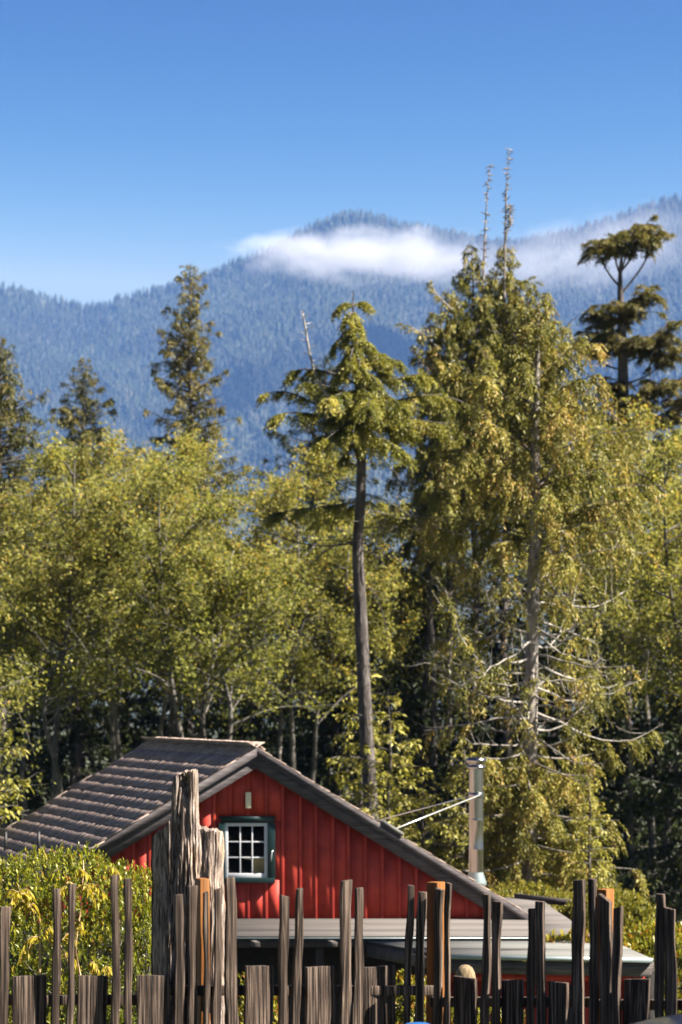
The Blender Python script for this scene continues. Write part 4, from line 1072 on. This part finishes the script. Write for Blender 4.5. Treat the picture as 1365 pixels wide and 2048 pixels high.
# ---------- flat-topped spruce at the right edge
g = np.random.default_rng(34)
SY = 62.0
wood, lf = MB(), MB()
trk = bez([P(*q, SY) for q in [(1250, 1850), (1250, 1200), (1247, 830), (1246, 720), (1244, 640), (1241, 580), (1242, 530), (1250, 485)]], 40)
wood.tube(trk, np.interp(np.linspace(0, 1, 40), [0, .55, .7, .85, 1], [.2, .11, .075, .045, .015]), 10)
def st(py):
    zz = EYE + (HY - py) * SY / F
    return np.array([np.interp(zz, trk[:, 2], trk[:, k]) for k in range(3)])
pads = [ # column, row, half width px, half depth m, tilt (px rise to the right), start row
 (1255, 484, 46, .8, 8, 540), (1286, 458, 34, .5, 8, 545), (1196, 492, 36, .5, 4, 575), (1226, 478, 30, .5, 4, 550), (1312, 472, 26, .5, 4, 590), (1288, 592, 52, .7, 8, 632), (1248, 628, 66, .9, 0, 668), (1195, 634, 26, .4, -8, 672), (1205, 668, 34, .5, 4, 706), (1250, 686, 92, 1.2, -4, 732), (1325, 668, 52, .7, 12, 726),
 (1180, 694, 40, .6, -8, 740), (1335, 708, 50, .6, 10, 770), (1222, 772, 36, .6, -6, 800), (1330, 768, 70, .9, 4, 806), (1262, 800, 62, 1.0, 0, 838), (1375, 800, 50, .7, -4, 838), (1300, 838, 92, 1.1, 0, 872), (1195, 842, 40, .7, -6, 876), (1250, 890, 85, 1.1, 0, 930), (1350, 890, 60, .8, 0, 930), (1250, 960, 100, 1.2, 0, 1000)]
for cx_, cy_, hwp, hd, tilt, y0 in pads:
    nbr = 8 + int(hwp / 6)
    hub = st(y0); cen = P(cx_, cy_ + 10, SY)
    stem = bez([hub, (hub * .45 + cen * .55) + (0, 0, -.12), cen], 10)
    wood.tube(stem, np.linspace(.032, .016, 10), 6, cap=False)
    for q in range(nbr):
        ph = (q + g.random() * .7) / nbr * 6.283; rr_ = .35 + .95 * g.random()
        end = P(cx_ + hwp * rr_ * math.cos(ph), cy_ - tilt * math.cos(ph) * rr_ + 12 * g.normal(), SY) + (0, hd * rr_ * math.sin(ph), 0)
        s_ = stem[6 + int(g.integers(0, 4))]
        pth = bez([s_, (s_ + end) / 2 + (0, 0, .10 + .06 * g.random()), end + (0, 0, -.03)], 9)
        wood.tube(pth, np.linspace(.022, .006, 9), 4, cap=False)
        spray(lf, pth, g, tl=.22, droop=.45, el=.08, ew=.020, gap=.030, s0=.1, step=.022, fill=.85, hang=.3, taper=.2, mean=.68, clump=.26)
tree('flat_topped_spruce', 'dark wind flattened spruce with layered boughs at the right edge', (trk[0][0], SY, float(ground_z(0, SY))), wood, lf, m_bark, m_spruce)

# ---------- pointed conifers on the left
def simple_conifer(name, label, px, top_y, Y, pts, seed, m_l, nb=120, fillv=.9, z_lo_px=1250, tl=.38, el=.10, ew=.034, hang=.8, irregular=.4, mean=.5, pitch=(-.35, .45), gap=.085, m_w=None, group=None):
    g = np.random.default_rng(seed); b0 = P(px, 0, Y); b0[2] = float(ground_z(0, Y))
    H_ = EYE + (HY - top_y) * Y / F - b0[2]
    prof_y = [a for a, _ in pts]; prof_r = [r_ for _, r_ in pts]
    def rad(t_):
        py = HY - (b0[2] + t_ * H_ - EYE) * F / Y
        return np.interp(py, prof_y, prof_r) * Y / F
    z0 = max(.05, (EYE + (HY - z_lo_px) * Y / F - b0[2]) / H_)
    w_, l_ = conifer_parts(H_, rad, g, z0=z0, nb=nb, pitch=pitch, curve=.1, tl=tl * .8, droop=.6, el=el, ew=ew, gap=gap, fill=fillv, hang=hang, step=.04, clump=.4, base=b0, r0=.2, irregular=irregular, mean=mean, bw=.03)
    return tree(name, label, b0, w_, l_, m_w or m_bark, m_l, group)
simple_conifer('pointed_conifer', 'tallest pointed conifer rising above the yellow alders at left', 380, 528, 72, [(530, 6), (560, 24), (620, 30), (680, 52), (720, 60), (800, 58), (860, 70), (940, 88), (1100, 105)], 41, m_spruce, nb=270, fillv=1.0, irregular=.38, mean=.7, group='pointed conifers above the alders')
simple_conifer('pointed_conifer', 'smaller pointed conifer poking above the alders near the left edge', 166, 716, 72, [(716, 5), (760, 24), (820, 44), (880, 66), (950, 82), (1100, 100)], 42, m_spruce, nb=210, fillv=1.0, mean=.55, group='pointed conifers above the alders')
simple_conifer('pointed_conifer', 'dark conifer cut off by the left edge of the picture', 2, 672, 60, [(672, 5), (740, 34), (800, 60), (880, 95), (960, 118), (1150, 140)], 43, m_spruce, nb=220, mean=.5, group='pointed conifers above the alders')
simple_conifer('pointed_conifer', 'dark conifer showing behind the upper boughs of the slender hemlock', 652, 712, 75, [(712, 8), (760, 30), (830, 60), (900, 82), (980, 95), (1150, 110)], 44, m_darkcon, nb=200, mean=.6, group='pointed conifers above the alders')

# ---------- alders: three built, the rest copies turned and scaled
def alder(seed, H_, Rw, nl=52, leaves=66, lsize=.072, low=.53):
    g = np.random.default_rng(seed); wood, lf = MB(), MB()
    stems = []
    for k_ in range(3):
        az = k_ * 2.1 + g.random(); sp = .10 + .18 * g.random()
        pts = [np.zeros(3) + (.12 * math.cos(az), .12 * math.sin(az), 0)]
        for q in range(1, 6):
            h = H_ * (.82 + .18 * (k_ == 0)) * q / 5
            pts.append(np.array((math.cos(az) * sp * h * .55, math.sin(az) * sp * h * .55, h)) + g.normal(size=3) * (.12, .12, 0))
        path = bez(pts, 22); stems.append(path)
        wood.tube(path, np.linspace(.085, .010, 22), 7)
    tips = []
    for i in range(nl):
        path = stems[i % 3]; tt_ = low + (.97 - low) * ((i + g.random()) / nl)
        b0 = np.array([np.interp(tt_, np.linspace(0, 1, 22), path[:, k_]) for k_ in range(3)])
        az = i * 2.39996 + g.normal() * .4
        prof_ = math.sin(min(1, (1.06 - tt_) / .55) * math.pi / 2) ** .8
        L = Rw * prof_ * (.65 + .5 * g.random())
        d = np.array((math.cos(az), math.sin(az), 0.))
        rise = .25 + .75 * g.random()
        pth = bez([b0, b0 + d * L * .5 + UPV * L * rise * .45 + g.normal(size=3) * .08, b0 + d * L + UPV * L * rise * .7], 9)
        wood.tube(pth, np.linspace(.026, .006, 9), 4, cap=False)
        for q in range(9):
            k_ = int(g.integers(2, 9)); st_ = pth[k_]
            dd = unit(d * .5 + g.normal(size=3) * .7 + UPV * .35); l2 = (.35 + .55 * g.random()) * min(1, .45 + L * .4)
            en = st_ + dd * l2
            wood.tube([st_, (st_ + en) / 2 + UPV * .03, en], [.008, .005, .002], 3, cap=False)
            n_ = max(8, int(leaves * np.interp(tt_, [.53, .68], [.15, 1.0])))
            u = g.random(n_) ** .7
            pos = st_ + (en - st_) * u[:, None] + g.normal(size=(n_, 3)) * .095
            D = unit(dd * .4 + g.normal(size=(n_, 3)) * .8 - UPV * .35)
            N = unit(UPV * .5 + g.normal(size=(n_, 3)))
            sc = lsize * (.6 + .7 * g.random(n_))
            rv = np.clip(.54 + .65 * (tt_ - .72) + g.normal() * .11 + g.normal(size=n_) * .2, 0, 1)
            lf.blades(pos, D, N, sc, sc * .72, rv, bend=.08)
    return wood, lf
AL = []
for i, (sd, H_, Rw) in enumerate(((51, 10.2, 2.2), (52, 10.6, 2.4), (53, 9.6, 2.1))):
    AL.append((alder(sd, H_, Rw), H_))
al_spots = [ # column, distance, top row, turn, which, label
 (105, 53, 915, .2, 0, 'yellow green alder above the far lower corner of the shake roof'),
 (262, 56, 880, 1.6, 1, 'yellow green alder below the tallest pointed conifer'),
 (430, 52, 925, 2.9, 2, 'yellow green alder above the roof ridge of the cabin'),
 (575, 56, 930, 4.1, 0, 'alder just left of the slender hemlock trunk'),
 (800, 60, 985, 5.0, 1, 'shaded alder between the slender hemlock and the open cedar'),
 (-20, 57, 985, .9, 2, 'alder at the left edge below the cut off conifer'),
 (690, 64, 960, 2.2, 1, 'alder filling the gap behind the slender hemlock trunk'),
 (345, 63, 905, 3.7, 0, 'alder in the second row behind the cabin ridge'),
 (1310, 55, 830, 1.1, 1, 'bright yellow alder below the flat topped spruce'),
 (1400, 50, 905, 2.6, 0, 'alder crown cut off by the right edge'),
 (1215, 62, 900, 4.4, 2, 'alder just behind the right side of the open cedar'),
 (185, 66, 905, 5.5, 1, 'alder in the second row behind the yellow green ones at left')]
al_proto = []
for i in range(3):
    (w_, l_), H_ = AL[i]
    me_w, me_l = w_.mesh('trunk', m_alderbark, True), l_.mesh('crown', m_alder)
    al_proto.append((me_w, me_l, H_))
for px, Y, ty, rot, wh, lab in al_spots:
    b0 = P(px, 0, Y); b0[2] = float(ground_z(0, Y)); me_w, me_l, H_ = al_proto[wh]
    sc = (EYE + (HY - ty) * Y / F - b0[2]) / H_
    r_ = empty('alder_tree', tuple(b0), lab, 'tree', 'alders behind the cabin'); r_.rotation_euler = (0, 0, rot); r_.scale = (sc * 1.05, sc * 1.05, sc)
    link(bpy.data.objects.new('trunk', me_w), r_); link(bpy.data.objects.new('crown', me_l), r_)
# near alder whose branches hang in from the left edge
wood, lf = alder(57, 6.6, 1.35, nl=30, leaves=40, lsize=.07, low=.3)
b0 = P(-95, 0, 38.0); b0[2] = float(ground_z(0, 38))
r_ = empty('alder_tree', tuple(b0), 'nearer alder whose branches hang in from the left edge above the roof', 'tree', 'alders behind the cabin')
link(bpy.data.objects.new('trunk', wood.mesh('trunk', m_alderbark, True)), r_); link(bpy.data.objects.new('crown', lf.mesh('crown', m_alder)), r_)

# ---------- dark understorey conifers filling the wood behind the cabin: two built, the rest copies
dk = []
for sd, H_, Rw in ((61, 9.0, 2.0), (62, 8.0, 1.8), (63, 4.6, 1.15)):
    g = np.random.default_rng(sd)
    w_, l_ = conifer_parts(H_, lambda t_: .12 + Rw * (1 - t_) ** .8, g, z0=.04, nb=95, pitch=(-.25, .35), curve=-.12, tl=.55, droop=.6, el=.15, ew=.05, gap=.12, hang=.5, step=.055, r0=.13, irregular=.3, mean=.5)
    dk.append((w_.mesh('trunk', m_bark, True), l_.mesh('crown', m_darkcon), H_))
un = [(-60, 66, 1010, 0, 'left edge'), (60, 70, 1080, 1, ''), (150, 62, 1130, 0, ''), (255, 72, 1060, 1, ''), (350, 66, 1110, 0, ''), (450, 74, 1060, 1, ''), (520, 62, 1160, 0, ''), (600, 70, 1070, 1, ''), (675, 60, 1170, 0, ''),
      (770, 66, 1060, 0, ''), (850, 58, 1130, 1, ''), (905, 70, 1010, 0, ''), (990, 62, 1100, 1, ''), (1100, 60, 1060, 0, ''), (1180, 56, 1130, 1, ''), (1265, 66, 1050, 0, ''), (1340, 58, 1080, 1, ''), (1420, 54, 1020, 0, ''), (1500, 62, 1000, 1, '')]
where = ['at the left edge behind the alders', 'deep in the wood above the lower shake roof', 'behind the pale alder stems left of the roof ridge', 'behind the second row of alders at left', 'above the far end of the roof ridge',
         'in the deep shade left of the ridge peak', 'right behind the gable peak', 'between gable peak and slender hemlock, far back', 'just left of the slender hemlock trunk', 'just right of the slender hemlock trunk',
         'midway between the slender hemlock and the stove pipe', 'behind the left limbs of the open cedar', 'straight behind the stove pipe', 'behind the trunk of the open cedar', 'behind the right limbs of the open cedar',
         'under the flat topped spruce', 'in the dark corner below the bright yellow alder', 'at the right edge behind the fence end', 'whose boughs reach in at the far right edge']
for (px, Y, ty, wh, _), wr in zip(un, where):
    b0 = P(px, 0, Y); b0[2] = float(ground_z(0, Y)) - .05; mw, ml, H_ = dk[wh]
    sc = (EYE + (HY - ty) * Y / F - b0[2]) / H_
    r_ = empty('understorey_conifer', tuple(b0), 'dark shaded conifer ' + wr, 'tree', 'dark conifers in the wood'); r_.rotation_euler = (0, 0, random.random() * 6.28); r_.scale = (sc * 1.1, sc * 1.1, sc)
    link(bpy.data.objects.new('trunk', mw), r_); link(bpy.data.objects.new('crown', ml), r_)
# sunlit saplings near the house
sap = []
g = np.random.default_rng(66)
w_, l_ = conifer_parts(4.0, lambda t_: .1 + 1.0 * (1 - t_) ** .9, g, z0=.05, nb=60, pitch=(-.15, .35), curve=-.15, tl=.36, droop=.5, el=.09, ew=.03, gap=.07, hang=.3, step=.035, r0=.05, irregular=.3, mean=.75, fill=.8)
mw, ml = w_.mesh('trunk', m_bark, True), l_.mesh('crown', m_hemlock)
for px, Y, ty, rot, lab in ((775, 42.5, 1385, 0, 'young hemlock sapling with bright sprays beside the slender trunk'), (722, 46, 1340, 2, 'young hemlock sapling left of the slender trunk base'), (850, 41, 1545, 4, 'low bright hemlock sapling above the right roof slope'),
                            (925, 43, 1500, 1, 'hemlock sapling just left of the stove pipe'), (-35, 36, 1330, 3, 'conifer sprays hanging in at the left edge above the roof'), (1180, 38.5, 1560, 5, 'low conifer sapling right of the open cedar')):
    b0 = P(px, 0, Y); b0[2] = float(ground_z(0, Y)); sc = (EYE + (HY - ty) * Y / F - b0[2]) / 4.0
    r_ = empty('hemlock_sapling', tuple(b0), lab, 'sapling', 'young hemlocks round the cabin'); r_.rotation_euler = (0, 0, rot); r_.scale = (sc * .9, sc * .9, sc)
    link(bpy.data.objects.new('trunk', mw), r_); link(bpy.data.objects.new('crown', ml), r_)

# ================================================================== shrubs
def shrub(name, label, Y, outline, depth, n_sh, g, m_l, lsize=.03, nl=15, sh=.14, fillN=6000, up=.8, cat='shrub', group=None, mean=.5):
    """dense shrub: outline = [(column, top row)], upright leafy shoots over its surface, loose leaves inside"""
    xs_ = np.array([o_[0] for o_ in outline]); tops = np.array([o_[1] for o_ in outline])
    x0_, x1_ = xs_[0], xs_[-1]; xc = (x0_ + x1_) / 2; b0 = P(xc, 0, Y); gz_ = float(ground_z(0, Y)); b0[2] = gz_
    lf, wood = MB(), MB()
    px = x0_ + (x1_ - x0_) * g.random(n_sh); v = g.random(n_sh) * 2 - 1            # v: front (-1) to rear (+1)
    ztop = EYE + (HY - np.interp(px, xs_, tops)) * Y / F
    lump = np.array([mnoise.noise(Vector((p_ * .03, q_ * 2.2, Y))) for p_, q_ in zip(px, v)])
    lev = np.where(g.random(n_sh) < .45, 1.0, g.random(n_sh) ** .8)
    # surface dome: the front leans out as it goes down
    hgt = ztop - gz_
    z = gz_ + hgt * np.where(lev == 1.0, np.sqrt(np.clip(1 - (np.abs(v) * .9) ** 2.2, 0, 1)), lev * .95) + lump * .10 * min(1, depth)
    yy = Y + np.where(lev == 1.0, v * depth, -depth * np.sqrt(np.clip(1 - (lev * .9) ** 2, 0, 1)) * (.8 + .3 * g.random(n_sh)))
    X = (px - CX) * Y / F
    O = np.stack([X, yy, z - sh], -1)
    Dsh = unit(np.stack([g.normal(size=n_sh) * .25, (yy - Y) / depth * .45 + g.normal(size=n_sh) * .2, np.full(n_sh, up)], -1))
    for i in range(0, n_sh, 3):
        wood.tube([O[i] - Dsh[i] * .1, O[i] + Dsh[i] * sh], [.004, .002], 3, cap=False)
    e = (np.arange(nl)[None] + g.random((n_sh, nl))) / nl
    pos = O[:, None] + Dsh[:, None] * (sh * e)[..., None] * (.7 + .6 * g.random((n_sh, 1)))[..., None]
    an_ = g.random((n_sh, nl)) * 6.28
    A_ = unit(np.cross(Dsh, np.array((0.3, 1., 0.2)))); B_ = np.cross(Dsh, A_)
    rad_ = A_[:, None] * np.cos(an_)[..., None] + B_[:, None] * np.sin(an_)[..., None]
    D = unit(rad_ * (1.0 - .45 * e)[..., None] + Dsh[:, None] * (.5 + .6 * e)[..., None])
    N = unit(Dsh[:, None] * 1.0 - rad_ * .4 + g.normal(size=D.shape) * .25)
    sc = lsize * (.6 + .7 * g.random(e.shape))
    rv = np.clip(mean + g.normal(size=(n_sh, 1)) * .14 + g.normal(size=e.shape) * .13 + .25 * (e - .4), 0, .99)
    lf.blades(pos, D, N, sc.ravel(), (sc * .42).ravel(), rv.ravel(), bend=.06)
    if fillN:
        px = x0_ + (x1_ - x0_) * g.random(fillN); ztop = EYE + (HY - np.interp(px, xs_, tops)) * Y / F
        v = g.random(fillN) * 2 - 1; z = gz_ + (ztop - gz_) * g.random(fillN) ** .7 * np.sqrt(np.clip(1 - (np.abs(v) * .9) ** 2.2, 0, 1)) * .94
        pos = np.stack([(px - CX) * Y / F, Y + v * depth * .92, z], -1)
        D = unit(g.normal(size=(fillN, 3)) + UPV * .3); N = unit(g.normal(size=(fillN, 3)))
        sc = lsize * (.7 + .6 * g.random(fillN))
        lf.blades(pos, D, N, sc, sc * .45, np.clip(mean - .12 + g.normal(size=fillN) * .16, 0, 1), bend=.05)
    for k_ in range(5):
        xx = X.min() + (X.max() - X.min()) * g.random(); wood.tube(bez([(xx, Y, gz_), (xx + g.normal() * .1, Y, gz_ + hgt.mean() * .5), (xx + g.normal() * .2, Y, gz_ + hgt.mean() * .8)], 6), np.linspace(.025, .008, 6), 5)
    r_ = empty(name, tuple(b0), label, cat, group)
    wood.build('stems', m_bark, r_); lf.build('foliage', m_l, r_)
    return r_
g = np.random.default_rng(71)
shrub('leafy_shrub', 'dense sunlit evergreen shrub with upright shoots behind the left fence', 16.5, [(-90, 1760), (-30, 1735), (30, 1712), (70, 1690), (110, 1700), (150, 1702), (175, 1690), (200, 1712), (222, 1730), (240, 1728), (268, 1742), (285, 1735), (312, 1738), (330, 1790)], .75, 2600, g, m_shrub, lsize=.033, nl=16, sh=.13, fillN=16000)
sh2 = [('low shrub with round pale leaves above the right end of the porch roof', 31.0, [(1205, 1905), (1235, 1868), (1275, 1852), (1310, 1846), (1350, 1848), (1400, 1860), (1450, 1900)], .9, 1900, m_shrub, .06, .14, .62),
       ('rounded clipped shrub behind the orange post at right', 33.0, [(1120, 1830), (1150, 1800), (1190, 1785), (1230, 1780), (1270, 1788), (1300, 1810), (1325, 1850)], .9, 2300, m_mound, .06, .10, .6),
       ('low yellow green shrub at the foot of the open cedar', 37.0, [(960, 1800), (1000, 1772), (1050, 1765), (1110, 1775), (1160, 1800)], .7, 1100, m_mound, .06, .12, .65),
       ('small leafy shrub growing over the edge of the side roof', 29.2, [(1088, 1885), (1100, 1872), (1125, 1866), (1150, 1860), (1180, 1872), (1200, 1888)], .22, 260, m_shrub, .07, .10, .8),
       ('low sunlit shrub glimpsed through the fence left of the middle', 14.6, [(470, 1985), (500, 1950), (530, 1955), (560, 2000)], .3, 330, m_shrub, .035, .10, .7),
       ('low sunlit shrub glimpsed through the fence near the orange middle post', 14.8, [(780, 1990), (808, 1942), (835, 1945), (870, 2000)], .3, 330, m_shrub, .035, .10, .75),
       ('shrub in the gap left of the round topped post', 20.0, [(860, 2020), (900, 2000), (960, 2010), (1010, 1998), (1050, 2030)], .4, 330, m_shrub, .04, .10, .7)]
for lab, Y, ol, dp, ns_, m_, ls_, shh, mean in sh2:
    shrub('leafy_shrub', lab, Y, ol, dp, ns_, g, m_, lsize=ls_, nl=13, sh=shh, fillN=ns_ * 3, group=None, mean=mean)

# yellow fronded plant in front of the left shrub
fp = empty('yellow_fronded_plant', tuple(P(150, 0, 14.9) * (1, 1, 0) + (0, 0, float(ground_z(0, 14.9)))), 'yellow fronded plant with pale canes in front of the left shrub', 'plant')
m_cane = m_plain('pale_cane', (.42, .27, .14), rough=.5, var=.2)
g = np.random.default_rng(77)
canes, fronds = MB(), MB()
FYD = 14.9
for pts in ([(175, 2048), (168, 1980), (158, 1935), (152, 1895), (160, 1835), (163, 1800), (167, 1750)], [(140, 1935), (128, 1905), (118, 1880), (108, 1845)], [(75, 1830), (55, 1805), (42, 1788), (36, 1770)], [(150, 1970), (140, 1930), (125, 1900)], [(80, 1960), (80, 1880), (80, 1840)], [(168, 1752), (167, 1720)]):
    canes.tube(bez([P(a, c_, FYD + g.normal() * .05) for a, c_ in pts], 14), np.linspace(.007, .003, 14), 5)
def frond(px, py, dx, dy, n=26, l=.055):
    a = P(px, py, FYD + g.normal() * .08); e = P(px + dx, py + dy, FYD - .1)
    pth = bez([a, (a + e) / 2 + UPV * .035, e], n)
    canes.tube(pth, np.linspace(.003, .0012, n), 4, cap=False)
    T = unit(np.gradient(pth, axis=0))
    for s_ in (-1, 1):
        sd = np.cross(T, UPV) * s_
        D = unit(T * .5 + sd * .45 + UPV * -.75 + g.normal(size=T.shape) * .12)
        fronds.blades(pth, D, unit(UPV + g.normal(size=T.shape) * .4), l * (.7 + .6 * g.random(n)), .011, g.random(n), bend=.1)
for f_ in [(38, 1785, -34, 12), (40, 1783, 26, 10), (40, 1786, -18, 22), (45, 1788, 12, 22), (60, 1812, -28, 2), (58, 1815, 18, 6), (160, 1778, -40, 2), (165, 1772, 45, 14), (165, 1776, 30, 26), (160, 1775, 20, 4), (150, 1770, -26, 10), (148, 1752, 28, -4), (214, 1742, 26, 8), (150, 1848, 15, 10), (155, 1850, -16, 12),
           (80, 1870, -24, 34), (85, 1868, 28, -2), (76, 1874, -34, 28), (95, 1880, 22, 14), (125, 1880, 22, -2), (122, 1884, -18, 18), (130, 1905, 18, 20), (60, 1900, -18, 18), (175, 1930, 22, 10), (205, 1940, 16, 4)]:
    frond(*f_)
canes.build('canes', m_cane, fp); fronds.build('fronds', m_frond, fp)
